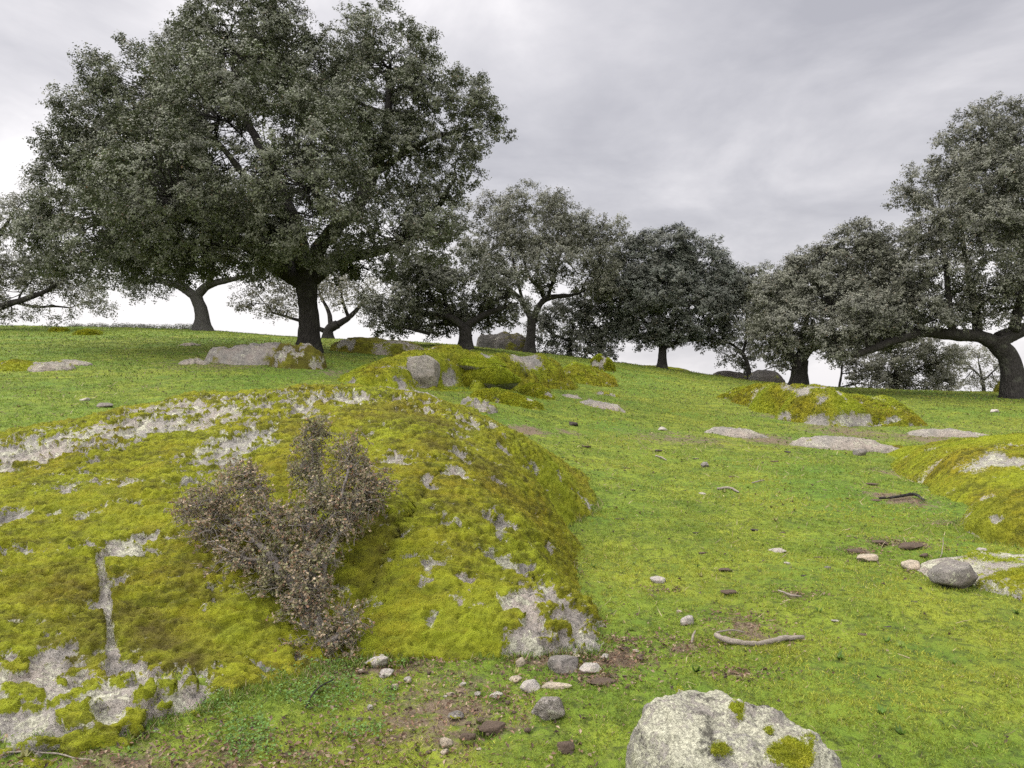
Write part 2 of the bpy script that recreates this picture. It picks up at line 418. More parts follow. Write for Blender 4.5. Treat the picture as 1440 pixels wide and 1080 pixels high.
def crack_line():
    pts = [W(625, 668, 5.75), W(580, 712, 5.1), W(540, 760, 4.75), W(505, 830, 4.5), W(480, 900, 4.2)]
    return np.array(pts)[:, :2]
def seg_dist(Q, L):
    best = np.full(len(Q), 1e9); side = np.zeros(len(Q)); tt = np.zeros(len(Q))
    for k in range(len(L) - 1):
        a, b = L[k], L[k + 1]; ab = b - a
        t = np.clip(((Q - a) @ ab) / (ab @ ab), 0, 1); d = Q - (a + t[:, None] * ab); r = np.hypot(d[:, 0], d[:, 1])
        m = r < best; best[m] = r[m]; side[m] = np.sign(ab[0] * d[m, 1] - ab[1] * d[m, 0]); tt[m] = (k + t[m]) / (len(L) - 1)
    return best, side, tt
CRK = crack_line()
FIS = np.array([W(140, 790, 4.62), W(152, 850, 4.15), W(158, 900, 3.88), W(156, 950, 3.62)])[:, :2]

def big_smooth(Q):
    z = big_ev(Q)
    d, s, t = seg_dist(Q, CRK)
    z = z - .09 * np.exp(-(d / .05) ** 2) * np.sin(np.clip(t, .04, 1) * math.pi * .62) \
          + np.where(s < 0, .05, -.035) * np.exp(-(d / .28) ** 2) * np.sin(np.clip(t, 0, 1) * math.pi)
    p = np.stack([Q[:, 0], Q[:, 1], Q[:, 0] * 0], 1)
    return z + .05 * perlin(p * .9, 41) + .025 * perlin(p * 2.3, 42)

BARE_BIG = [(560, 565, 7.9, .16, .4, .7), (600, 588, 7.7, .11, .45, .8), (640, 603, 7.8, .10, .4, .85), (690, 624, 7.7, .09, .3, .8), (500, 556, 7.8, .25, .25, .7), (420, 590, 6.9, .2, .2, .7), (350, 600, 6.8, .3, .2, .7), (230, 610, 6.9, .3, .2, .6), (110, 690, 5.6, .25, .12, .75), (170, 720, 5.2, .2, .08, .6), (270, 690, 5.5, .15, .1, .55), (20, 735, 5.1, .2, .1, .7),
    # bare patches: (px, py, Y, rx, ry, amount)
    (60, 645, 6.9, 1.1, .55, 1.4), (180, 615, 7.1, 1.0, .45, 1.4), (300, 580, 7.6, .9, .5, 1.2), (330, 625, 6.4, .35, .35, 1.2), (310, 650, 6.0, .2, .35, 1.0),
    (480, 560, 7.7, .3, .6, 1.1), (440, 575, 7.2, .3, .25, .7), (180, 785, 4.7, .20, .10, 1.3), (210, 770, 4.8, .2, .08, 1.1), (30, 780, 4.7, .2, .09, 1.0),
    (90, 700, 5.5, .22, .10, 1.1), (75, 655, 6.0, .2, .12, 1.0), (310, 845, 4.3, .10, .10, 1.3), (640, 675, 5.65, .11, .14, 1.5), (648, 645, 6.1, .09, .14, 1.3), (655, 610, 7.3, .12, .5, .7),
    (700, 770, 5.2, .10, .18, 1.3), (735, 830, 4.75, .18, .12, 1.2), (720, 790, 5.1, .1, .1, .9), (600, 815, 4.45, .07, .03, 1.1), (655, 815, 4.5, .05, .03, 1.1), (605, 865, 4.25, .05, .06, 1.1), (640, 855, 4.3, .06, .05, 1.0),
    (770, 885, 4.4, .26, .22, 1.5), (820, 905, 4.25, .2, .2, 1.5), (745, 895, 4.2, .12, .14, 1.2), (750, 665, 7.0, .14, .3, 1.3), (830, 712, 7.9, .12, .2, 1.4), (570, 655, 5.75, .2, .2, .9), (600, 690, 5.4, .06, .12, 1.0), (690, 700, 5.9, .05, .1, .9),
    (40, 990, 3.4, .9, .26, 1.7), (-60, 980, 3.4, .9, .3, 1.5), (150, 990, 3.42, .5, .2, 1.6), (250, 965, 3.72, .35, .14, 1.5), (230, 1000, 3.5, .4, .16, 1.5), (330, 945, 3.9, .14, .07, 1.0), (450, 945, 4.0, .2, .08, .8), (100, 912, 3.85, .05, .06, 1.0), (70, 885, 3.9, .06, .05, .9),
    (85, 765, 4.8, .05, .05, .9), (105, 775, 4.7, .05, .04, .9), (160, 830, 4.3, .05, .12, .8), (240, 640, 6.1, .1, .1, .8), (20, 685, 5.8, .1, .1, .9), (130, 650, 6.2, .1, .08, .9), (380, 610, 6.5, .15, .15, .7), (700, 640, 7.0, .08, .25, .8)]
LIME = [(80, 740, 5, 1.2, 1.0, .35), (620, 870, 4.3, .45, .25, .9), (560, 800, 4.5, .25, .3, .6), (700, 840, 4.6, .3, .4, .7), (780, 690, 7.5, .3, .6, .9), (790, 640, 8, .4, .8, .7), (500, 890, 4.2, .2, .2, .8), (330, 900, 4.0, .3, .2, .5), (60, 900, 3.8, .5, .3, .3), (60, 1000, 3.4, .8, .25, .7), (420, 850, 4.3, .2, .15, .6)]
PADS = [(25, 975, .07, .05), (45, 985, .05, .05), (120, 980, .06, .06), (135, 970, .06, .04), (85, 995, .05, .05), (105, 1010, .06, .04), (45, 1000, .06, .03), (10, 1000, .05, .05), (200, 985, .05, .04), (190, 1012, .04, .035), (235, 975, .05, .04), (115, 1020, .06, .04), (330, 950, .05, .04), (18, 945, .06, .05), (150, 965, .04, .03)]
DRY_SHADE = [(590, 600, 7.0, .45, .7, .55), (660, 650, 6.2, .4, .4, .45), (620, 625, 6.2, .3, .3, .4), (640, 740, 5.1, .3, .25, .25), (480, 590, 6.8, .4, .5, .35), (200, 900, 3.95, .42, .22, .75), (240, 930, 3.85, .36, .14, .8), (120, 930, 3.75, .3, .12, .6), (290, 830, 4.4, .3, .2, .5), (530, 760, 4.8, .2, .3, .45), (100, 830, 4.3, .4, .2, .35), (480, 760, 5, .2, .3, .5)]  # brown dry moss; the front-left spots paint shade into its colour

def spots(Q, lst):
    o = np.zeros(len(Q))
    for (px, py, Y, rx, ry, a) in lst:
        c = W(px, py, Y); o = np.maximum(o, a * np.exp(-((Q[:, 0] - c[0]) / rx) ** 2 - ((Q[:, 1] - c[1]) / ry) ** 2))
    return o

def cushions(p, scale, seed, ids=False):
    """rounded moss cushions, two sizes, drawn out a little along the slope"""
    wv = np.stack([perlin(p * scale * .6, seed), perlin(p * scale * .6 + 9, seed)], 1) * .5
    q = np.stack([p[:, 0] * scale * .75, (p[:, 1] + p[:, 2] * .8) * scale * 1.15], 1) + wv
    a, ia = cells(q, seed, True); b, ib = cells(q * 2.4 + 3.3, seed + 1, True)
    a = 1 - np.clip(a / .80, 0, 1) ** 2.2; b = 1 - np.clip(b / .80, 0, 1) ** 2
    r = .62 * a * (.55 + .6 * ia) + .38 * b
    return (r, .6 * ia + .4 * ib) if ids else r

def build_big():
    st = .0125
    xs = np.arange(-6.4, 1.45, st); ys = [3.0]
    while ys[-1] < 11.0: ys.append(ys[-1] + .0085 + .004 * (ys[-1] - 3))
    ys = np.array(ys)
    X, Y = np.meshgrid(xs, ys, indexing='ij'); Q = np.stack([X.ravel(), Y.ravel()], 1)
    z = big_smooth(Q); g = G0(Q[:, 0], Q[:, 1])
    keep = z > g - .22
    p = np.stack([Q[:, 0], Q[:, 1], z], 1)
    bare = spots(Q, BARE_BIG)
    n = fbm(p * np.array([1.6, 1.6, 1.6]), 5, 51, .6); nf = fbm(p * np.array([6.5, 9, 9.]), 4, 52, .6)
    hf = perlin(p * np.array([19, 24, 24.]), 59)
    up_l = sstep(6.0, 7.6, p[:, 1]) * sstep(.4, -.6, p[:, 0])
    moss = .97 - .74 * bare - .06 * up_l + .36 * n + nf * (.18 + .72 * np.clip(bare, 0, 1)) + hf * (.08 + .36 * np.clip(bare, 0, 1)) - .42 * sstep(.30, .75, fbm(p * np.array([3.4, 5, 5.]), 3, 58, .6))
    low = sstep(.22, .02, z - g)                          # the foot of the rock is barer
    d, s, t = seg_dist(Q, FIS); moss = moss - .9 * np.exp(-(d / .022) ** 2)
    for (px, py, rx, ry) in PADS:
        b = gp(px, py); k = np.argmin(np.abs(np.stack([(Q[:, 0] - (px - CX) / F * Q[:, 1]), z - (CZ + (HY - py) / F * Q[:, 1])], 1)).sum(1))
        c = Q[k]; moss = np.maximum(moss, 1.1 - .62 * (((Q[:, 0] - c[0]) / rx) ** 2 + ((Q[:, 1] - c[1]) / ry) ** 2) + .45 * perlin(p * 18, 77))
    moss = np.clip(moss, 0, 1.2)
    # displacement along the surface normal
    Zg = z.reshape(X.shape); gx = np.gradient(Zg, xs, axis=0).ravel(); gy = np.gradient(Zg, ys, axis=1).ravel()
    N = nrm(np.stack([-gx, -gy, np.ones(len(gx))], 1))
    m = sstep(.38, .62, moss + .25 * perlin(p * 14, 53))
    cu, cid = cushions(p, 10.5, 61, True); cu2 = cushions(p, 24, 65)
    disp = m * (.004 + .068 * cu * (.45 + .55 * sstep(-.4, .5, perlin(p * 1.5, 66))) + .022 * cu2 + .012 * fbm(p * 25, 3, 67))
    disp += (1 - m) * (.026 * fbm(p * 6, 5, 68, .6) + .007 * perlin(p * 45, 69))
    v = p + N * disp[:, None]
    dry = np.clip(spots(Q, DRY_SHADE) * (.75 + 1.3 * perlin(p * 3.4, 71)) + .5 * (.42 - cid), 0, .95)
    root = MB(); q = grid_faces(len(xs), len(ys), keep)
    used = np.zeros(len(v), bool); used[q] = True; mp = np.cumsum(used) - 1
    v2 = v[used]; q2 = mp[q]
    lime = np.clip(spots(Q, LIME) * (.75 + .6 * perlin(p * 2.6, 72)) + .55 * (cid - .5), 0, .95)
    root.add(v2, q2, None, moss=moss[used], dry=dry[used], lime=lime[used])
    o = root.build('mossy_boulder', MAT['rock'], smooth=True)
    tag(o, 'huge low domed boulder under green moss with the dry shrub growing against it', 'boulder')
    # upright moss shoots over the mossy areas
    mm = m[used] * np.where(g[used] - .05 < v2[:, 2], 1, 0) * np.clip(1.6 - .14 * v2[:, 1], .25, 1.1)
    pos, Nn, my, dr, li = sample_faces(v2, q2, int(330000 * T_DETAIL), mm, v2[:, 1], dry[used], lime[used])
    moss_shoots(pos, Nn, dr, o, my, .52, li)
    return o

def moss_tint(pos, dr, bright=1.0, li=None):
    n1 = fbm(pos * 1.1, 3, 81); n = len(pos)
    st_ = np.stack([pos[:, 0] * .95 + pos[:, 2] * .5, pos[:, 1] * 2.3 - pos[:, 0] * .5, pos[:, 2] * 2.6 - pos[:, 0] * .4], 1); n2 = perlin(st_ * 4.2, 82) + .6 * perlin(st_ * 9.5, 83)
    a = np.array([.255, .214, .010]); b = np.array([.250, .295, .013]); d = np.array([.048, .047, .006])
    k = sstep(-.5, .5, n1)[:, None]; c = a * (1 - k) + b * k
    k = (sstep(.28, -.55, n2) * .85)[:, None]; c = c * (1 - k) + d * k
    if li is not None: c = c * (1 - li[:, None]) + np.array([.245, .300, .015]) * li[:, None]
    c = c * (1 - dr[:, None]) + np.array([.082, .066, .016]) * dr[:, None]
    return c * (rng.random((n, 1)) * .7 + .65) * bright

def moss_shoots(pos, N, dr, parent, depth, size=1.0, li=None):
    n = len(pos); mb = MB()
    down = np.array([0, 0, -1.]); dn = down - N * (N @ down)[:, None]
    k = .0035 * depth
    for r in range(2):
        d = nrm(N + .45 * dn + rng.normal(size=(n, 3)) * .42)
        L = (rng.random(n) * .6 + .6) * (.010 + .0016 * depth) * size
        blades(mb, pos - N * .004 + rng.normal(size=(n, 3)) * .004, d, L, (.0026 + .0009 * depth) * size, moss_tint(pos, dr, 1.0, li), .25)
    o = mb.build('moss', MAT['blade'], parent); o['kind'] = 'stuff'
    return o

# ------------------------------------------------------------------ other boulders and slabs
ROCKS = []     # footprints, to keep grass out
def mound(name, label, cx, cy, a, b, h, rot=0, p=2.2, e=.75, moss=.8, mat='rockfar', nr=60, nt=150, seed=1, tilt=(0, 0), wob=.16, rough=.10,
          spots_=(), cush=3.0, cd=.05, fuzz=0, group=None, cat='boulder', ridge=None, steps=0, fsize=1.0, dry_shade=0.0):
    cz = float(G0(cx, cy)); ROCKS.append((cx, cy, a, b, rot))
    if h < .22: wob = max(wob, .34); rough = max(rough, .3); nt = max(nt, 120)
    R = np.linspace(0, 1.16, nr) ** .8; R = R / R.max() * 1.16
    A = np.linspace(0, 2 * math.pi, nt, endpoint=False)
    r, th = np.meshgrid(R, A, indexing='ij'); r = r.ravel(); th = th.ravel()
    ca, sa = np.cos(th), np.sin(th)
    lob = 1 + wob * perlin(np.stack([ca * 1.3, sa * 1.3, ca * 0 + seed], 1), seed) + wob * .5 * perlin(np.stack([ca * 3.1, sa * 3.1, ca * 0 + seed], 1), seed + 1)
    lx, ly = a * r * ca * lob, b * r * sa * lob
    cr, sr = math.cos(rot), math.sin(rot)
    x = cx + lx * cr - ly * sr; y = cy + lx * sr + ly * cr
    prof = np.where(r < 1, np.maximum(1 - r ** p, 0) ** e, 0)
    gz = G0(x, y)
    z = gz + h * prof * (1 + tilt[0] * lx / a + tilt[1] * ly / b) - np.where(r > .97, (r - .97) * 1.1 * max(h, .15) + .01, 0)
    P = np.stack([x, y, z], 1)
    sc = 1.2 / max(a, b)
    z = z + rough * h * fbm(P * sc * 1.6 + seed * 3.3, 4, seed + 5, .5) * np.clip(prof * 2, 0, 1)
    if steps:                                                   # sheet joints: the slab breaks in ledges
        k = perlin(P * sc * 1.1 + 40 + seed, seed + 9); z = z + .35 * h * np.round(k * 3) / 3 * np.clip(prof * 1.5, 0, 1) * steps
    P = np.stack([x, y, z], 1)
    Nn = nrm(np.stack([lx * cr / a ** 2 - ly * sr / b ** 2, lx * sr / a ** 2 + ly * cr / b ** 2, np.full(len(x), .8 / max(h, .1))], 1))
    n = fbm(P * sc * 1.7 + seed, 5, seed + 11, .6)
    ms = moss + .55 * n
    for (px, py, rpx, v) in spots_:                             # patches given where the photo has them
        c = np.hypot(((P[:, 0] / P[:, 1]) * F + CX - px), (HY - (P[:, 2] - CZ) / P[:, 1] * F - py) * 1.6)
        k = np.exp(-(c / rpx) ** 2); ms = ms * (1 - k) + v * k + .25 * n * k
    ms = np.clip(ms, 0, 1.2); m = sstep(.38, .62, ms)
    cu = cushions(P, cush, seed + 21)
    P = P + Nn * (m * cd * cu + (1 - m) * (.022 * fbm(P * 7, 5, seed + 31, .6) * min(1, h * 4)))[:, None]
    q = []
    i = np.arange(nr - 1)[:, None] * nt; j = np.arange(nt)[None]; j2 = (j + 1) % nt
    q = np.stack([i + j, i + nt + j, i + nt + j2, i + j2], -1).reshape(-1, 4)
    mb = MB(); dry = np.clip(dry_shade + .4 * perlin(P * 2, seed + 3) * (dry_shade > 0), 0, .8)
    org = np.array([cx, cy, cz])
    mb.add(P, q, None, moss=ms, dry=dry, lime=np.clip(.4 + perlin(P * 1.2, seed), 0, .8) * (1 - min(1, dry_shade * 2)))
    o = mb.build(name, MAT[mat], smooth=True, origin=org); tag(o, label, cat, group)
    if fuzz:
        pos, N2, mo = sample_faces(P, q, fuzz, np.maximum(m * (prof > .01), 1e-6), m)
        f = moss_shoots(pos - org, N2, np.full(len(pos), dry_shade), o, np.full(len(pos), cy), fsize * .75, np.full(len(pos), .4))
    return o

def relief(name, label, cols, dcrest, dback, seed, spots_, fuzz, ledge=.05, st=.05, cush=3.6, cd=.09, mat='rockfar', cat='outcrop', fs=1.1, steep=.5, dents=()):
    """an outcrop fitted through its base line and its skyline (px, base py, crest py), falling back to the turf behind"""
    K = []
    for px, pb, pc in cols:
        g = gp(px, pb); Yb = g[1]; u = (px - CX) / F; h = pb - pc
        K.append((*g[:2], g[2] - .03)); q = np.array([u * (Yb - .3), Yb - .3]); K.append((*q, float(G0(*q)) - .3))
        w = min(1, h / 26.)
        for f, d in ((.55, .30 * steep), (.86, .66 * (.4 + .6 * steep)), (1., 1.)):
            Y = Yb + dcrest * d * max(w, .3); K.append(W(px, pb + (pc - pb) * f, Y))
        for d, dz in ((1., -.05), (1.18, -.35)):
            Y = Yb + dback * d * max(w, .3); K.append((u * Y, Y, float(G0(u * Y, Y)) + dz))
    for e in (0, -1):                                            # close the ends
        g = gp(cols[e][0] + (16 if e else -16), cols[e][1]); K.append((*g[:2], g[2] - .22))
    K = np.array(K); ev = tps_fit(K[:, :2], K[:, 2], .003)
    lo, hi = K[:, :2].min(0) - .2, K[:, :2].max(0) + .2
    xs, ys = np.arange(lo[0], hi[0], st), np.arange(lo[1], hi[1], st)
    X, Y = np.meshgrid(xs, ys, indexing='ij'); Q = np.stack([X.ravel(), Y.ravel()], 1)
    z = ev(Q); g = G0(Q[:, 0], Q[:, 1]); p = np.stack([Q[:, 0], Q[:, 1], z], 1)
    z = z + np.clip((z - g) * 2, 0, 1) * ((.07 * fbm(p * 1.3, 4, seed, .5) - .04) + ledge * (np.round(2.6 * perlin(p * np.array([.8, 1.1, 1.1]), seed + 1)) / 2.6))
    for px, py, r, dz in dents:
        c = np.hypot(Q[:, 0] / Q[:, 1] * F + CX - px, (HY - (z - CZ) / Q[:, 1] * F - py) * 1.3); z = np.maximum(z - dz * np.exp(-(c / r) ** 4), np.minimum(z, g - .05))
    keep = (z > g - .16); p = np.stack([Q[:, 0], Q[:, 1], z], 1)
    ROCKS_M.append((lo, st, (z > g + .0).reshape(X.shape)))
    gx = np.gradient(z.reshape(X.shape), xs, axis=0).ravel(); gy = np.gradient(z.reshape(X.shape), ys, axis=1).ravel(); N = nrm(np.stack([-gx, -gy, np.ones(len(gx))], 1))
    n = fbm(p * 1.2, 5, seed + 3, .6); ms = .86 + .48 * n - .6 * sstep(.30, .75, fbm(p * 2.4, 3, seed + 4))
    for (px, py, r, v) in spots_:
        c = np.hypot(p[:, 0] / p[:, 1] * F + CX - px, (HY - (p[:, 2] - CZ) / p[:, 1] * F - py) * 1.6); k = np.exp(-(c / r) ** 2); ms = ms * (1 - k) + (v + .5 * n) * k
    ms = np.clip(ms, 0, 1.2); m = sstep(.38, .62, ms)
    P = p + N * (m * cd * (.7 * cushions(p, cush, seed + 5) + .3 * cushions(p, cush * 2.3, seed + 6)) + (1 - m) * .03 * fbm(p * 5, 4, seed + 7, .6))[:, None]
    q = grid_faces(len(xs), len(ys), keep); used = np.zeros(len(P), bool); used[q] = True; mp = np.cumsum(used) - 1; q = mp[q]; P = P[used]
    lime = np.clip(.2 + 1.0 * perlin(p * .8, seed + 8), 0, .7)[used]
    org = np.array([P[:, 0].mean(), P[:, 1].mean(), g[used].mean()]); mb = MB(); mb.add(P, q, None, moss=ms[used], dry=0., lime=lime)
    o = mb.build(name, MAT[mat], smooth=True, origin=org); tag(o, label, cat)
    pos, N2, li = sample_faces(P, q, fuzz, m[used] * (P[:, 2] > g[used] - .03) + 1e-9, lime)
    moss_shoots(pos - org, N2, np.zeros(len(pos)), o, pos[:, 1], fs * .75, li)

ROCKS_M = []
def hull_stone(name, label, px, py, wpx, hm=.7, mat='stone', seed=0, group=None, rot=None, cat='stone', moss=0.0, dm=.8, sharp=1.05, sink=.26, face=(), fuzz=0, lift=0., back=0., cu=0.):
    b = gp(px, py)
    w = wpx / F * b[1]
    r = np.random.default_rng(seed + 100)
    n_pl = 13
    D = nrm(r.normal(size=(n_pl, 3))); D = np.vstack([D, [[0, 0, 1]]]); off = r.uniform(.62, 1.0, n_pl + 1)
    nr, nt = (22, 34) if wpx < 30 else (44, 70)
    th = np.linspace(0, math.pi, nr)[:, None]; ph = np.linspace(0, 2 * math.pi, nt, endpoint=False)[None]
    U = np.stack([np.sin(th) * np.cos(ph), np.sin(th) * np.sin(ph), np.cos(th) + 0 * ph], -1).reshape(-1, 3)
    for fx, fy, fz, fo in face: D = np.vstack([D, nrm(np.array([fx, fy, fz]))[None]]); off = np.append(off, fo)
    dots = np.maximum(U @ D.T, 1e-3) / off
    k = 14 * sharp + 3
    rad = 1 / (np.power((dots ** k).sum(1), 1 / k))
    rad = np.minimum(rad, 1.25)
    rad = rad * (1 + .05 * fbm(U * 2.2 + seed, 4, seed) + .018 * perlin(U * 11 + seed, seed + 2))
    v = U * rad[:, None]
    ext = v[:, 0].max() - v[:, 0].min()
    v = v / ext * w
    v[:, 1] *= dm; v[:, 2] *= hm
    a = r.uniform(-.5, .5) if rot is None else rot
    c, s = math.cos(a), math.sin(a); v = np.stack([v[:, 0] * c - v[:, 1] * s, v[:, 0] * s + v[:, 1] * c, v[:, 2]], 1)
    hgt = v[:, 2].max() - v[:, 2].min(); v[:, 2] -= v[:, 2].min() + sink * hgt
    i = np.arange(nr - 1)[:, None] * nt; j = np.arange(nt)[None]; j2 = (j + 1) % nt
    q = np.stack([i + j, i + nt + j, i + nt + j2, i + j2], -1).reshape(-1, 4)
    nv = nrm(v * np.array([1, 1, 1 / max(hm, .2) ** 2]) - np.array([0, 0, (v[:, 2].max() + v[:, 2].min()) / 2 / max(hm, .2) ** 2]))
    ms = np.clip(moss + .5 * fbm(v / w * 3, 3, seed) + (.7 * (nv[:, 2] - .25) if fuzz else 0), 0, 1.2) if moss else np.zeros(len(v))
    if cu: v = v + nv * (cu * sstep(.4, .6, ms) * cushions(v, 4, seed))[:, None]
    mb = MB(); mb.add(v, q, None, moss=ms, dry=0., lime=.3 if fuzz else 0.)
    o = mb.build(name, MAT[mat], smooth=True); b = b + np.array([0, back, lift])
    if fuzz:
        pos, N2, mo = sample_faces(v, q, fuzz, sstep(.45, .6, ms) * (nv[:, 2] > -.2) + 1e-9, ms); moss_shoots(pos, N2, np.zeros(len(pos)), o, np.full(len(pos), b[1]), .9, np.full(len(pos), .4))
    o.location = b + np.array([0, v[:, 1].ptp() * .2 if hasattr(v[:, 1], 'ptp') else np.ptp(v[:, 1]) * .2, 0])
    ROCKS.append((o.location[0], o.location[1], w * .45, w * .4 * dm, a))
    tag(o, label, cat, group)
    return o

# ------------------------------------------------------------------ trees
def seg_point(pts, c):
    """index of the limb point from which a branch to c most naturally leaves"""
    d = pts[:, :3] - c; r = np.linalg.norm(d, axis=1)
    up = np.clip(pts[:, 2] - c[2], 0, None)                     # prefer points lower than the target
    return int(np.argmin(r + 1.3 * up + .15 * rng.random(len(pts))))

def oak(label, base, limbs, lobes, Y=None, leaf=.075, wd=.045, dens=1.0, nleaf=300, bark='bark', tint=(.052, .062, .034), rc=.42, sub=True,
        group='holm oaks on the rise', flare=1.5, twigs=True, fill=.3, name='holm_oak', cat='tree', droop=.0, light=.16, holes=()):
    b = gp(*base) if Y is None else np.array([(base[0] - CX) / F * Y, Y, 0.])
    if Y is not None: b[2] = float(G(b[0], Y)[0])
    Y = b[1]; px2m = Y / F
    root = thing(name, b, label, cat, group)
    tm = MB(); pts = []; k = 0
    bark_c = (.5, .5, .5)
    for li, L in enumerate(limbs):
        P = np.array([W(p[0], p[1], Y + p[2]) for p in L]); R = np.array([p[3] for p in L])
        if li == 0:
            P[0] = b - np.array([0, 0, .25])
        P, R = smooth_line(P, R, 7)
        if li == 0:
            hgt = np.linalg.norm(P - P[0], axis=1); R = R * (1 + (flare - 1) * np.exp(-hgt / .45))
        wob = np.stack([perlin(P * .9 + k, 200 + li), perlin(P * .9 + 5 + k, 201 + li), perlin(P * .9 + 9 + k, 202 + li)], 1) * (.12 if li else .04)
        wob *= np.linspace(0, 1, len(P))[:, None]; P = P + wob
        tube(tm, P - b, R, 14 if R.max() > .12 else 9, bark_c, .16, li); pts.append(np.column_stack([P, R])); k += 1
    allp = np.vstack(pts); allp = allp[np.linalg.norm(allp[:, :3] - b, axis=1) > np.linalg.norm(pts[0][-1, :3] - b) * .75] if len(pts) else allp
    LC = []
    for l in lobes:
        cx, cy, rx, ry, dy = l[:5]; rd = l[5] if len(l) > 5 else .5 * (rx + ry)
        LC.append((W(cx, cy, Y + dy), np.array([rx, rd, ry]) * (Y + dy) / F))
    cen, outw, siz = [], [], []
    for i, (c, r) in enumerate(LC):
        if sub:                                                  # a secondary limb into every lobe
            s = seg_point(allp, c); a = allp[s, :3]; r0 = min(allp[s, 3] * .7, .035 + .045 * r.max() / 1.5)
            m1 = a * .62 + c * .38 + np.array([0, 0, .12]) * r.max() + rng.normal(size=3) * .10 * r.max(); m2 = a * .28 + c * .72 + rng.normal(size=3) * .12 * r.max()
            P, R = smooth_line([a, m1, m2, c + rng.normal(size=3) * .1 * r], [r0, r0 * .75, r0 * .5, r0 * .28], 5)
            tube(tm, P - b, R, 7, bark_c, .1, i); br = np.column_stack([P, R])[3:]
        else: br = allp
        area = 4 * math.pi * ((r[0] * r[1]) ** 1.6 / 3 + (r[0] * r[2]) ** 1.6 / 3 + (r[1] * r[2]) ** 1.6 / 3) ** (1 / 1.6)
        n = max(4, int(dens * area / (rc * rc) * .62))
        d = nrm(rng.normal(size=(n, 3)))
        rad = np.where(rng.random(n) > fill, rng.uniform(.78, 1.02, n), rng.uniform(.35, .8, n))
        q = c + d * r * rad[:, None]
        ok = np.ones(n, bool)
        for j, (c2, r2) in enumerate(LC):
            if j != i: ok &= np.linalg.norm((q - c2) / r2, axis=1) > .66
        for hx, hy, hr, hp in holes:                             # thin places in the crown
            ok &= ~((np.hypot(q[:, 0] / q[:, 1] * F + CX - hx, HY - (q[:, 2] - CZ) / q[:, 1] * F - hy) < hr) & (rng.random(n) < hp))
        ok &= ~((d[:, 2] < -.55) & (rng.random(n) < .35))
        q, d = q[ok], d[ok]
        for t in range(len(q)):
            cen.append(q[t]); outw.append(d[t]); siz.append(rc * rng.uniform(.6, 1.35))
            if twigs and (rng.random() < .6):
                s = seg_point(br, q[t]); a = br[s, :3]; m = (a + q[t]) * .5 + rng.normal(size=3) * .12 * np.linalg.norm(q[t] - a) + np.array([0, 0, -.04])
                r0 = min(br[s, 3] * .6, .022)
                P, R = smooth_line([a, m, q[t]], [r0, r0 * .6, r0 * .25], 3); tube(tm, P - b, R, 4, bark_c)
    tm.build('trunk', MAT[bark], root, smooth=True)
    cen, outw, siz = np.array(cen), np.array(outw), np.array(siz)
    nl = np.maximum(20, (nleaf * (siz / rc) ** 2 * rng.uniform(.55, 1.25, len(siz)))).astype(int)
    idx = np.repeat(np.arange(len(cen)), nl); n = len(idx)
    d = nrm(rng.normal(size=(n, 3)) + .55 * outw[idx])
    # sprays: leaves gather along short shoots inside each clump
    sd = nrm(rng.normal(size=(len(cen), 12, 3)) + .55 * outw[:, None] + np.array([0, 0, .40]))
    which = rng.integers(0, 12, n); shoot = sd[idx, which]
    t = .25 + .75 * rng.random(n) ** .6
    pos = cen[idx] + (shoot * t[:, None] + rng.normal(size=(n, 3)) * .105) * siz[idx][:, None] * np.array([1, 1, .82])
    N = nrm(.45 * shoot + .35 * outw[idx] + np.array([0, 0, .50 - droop]) + rng.normal(size=(n, 3)) * .42)
    tint = np.asarray(tint) * np.array([1.55, 1.52, 1.45])
    ct = np.asarray(tint) * (.72 + .56 * rng.random((len(cen), 1)))
    c = ct[idx] * (.75 + .5 * rng.random((n, 1))) * (.65 + .75 * rng.random((len(cen), 12)))[idx, which][:, None]
    pale = rng.random(n) < light
    c[pale] = c[pale] * .5 + np.array([.125, .128, .085]) * (.5 + .5 * rng.random((pale.sum(), 1)))
    br_ = rng.random(n) < .015; c[br_] = np.array([.12, .075, .035])
    mb = MB(); leaves(mb, pos - b, N, leaf * rng.uniform(.7, 1.3, n), wd * rng.uniform(.7, 1.3, n), c)
    mb.build('crown', MAT['leaf'], root)
    return root

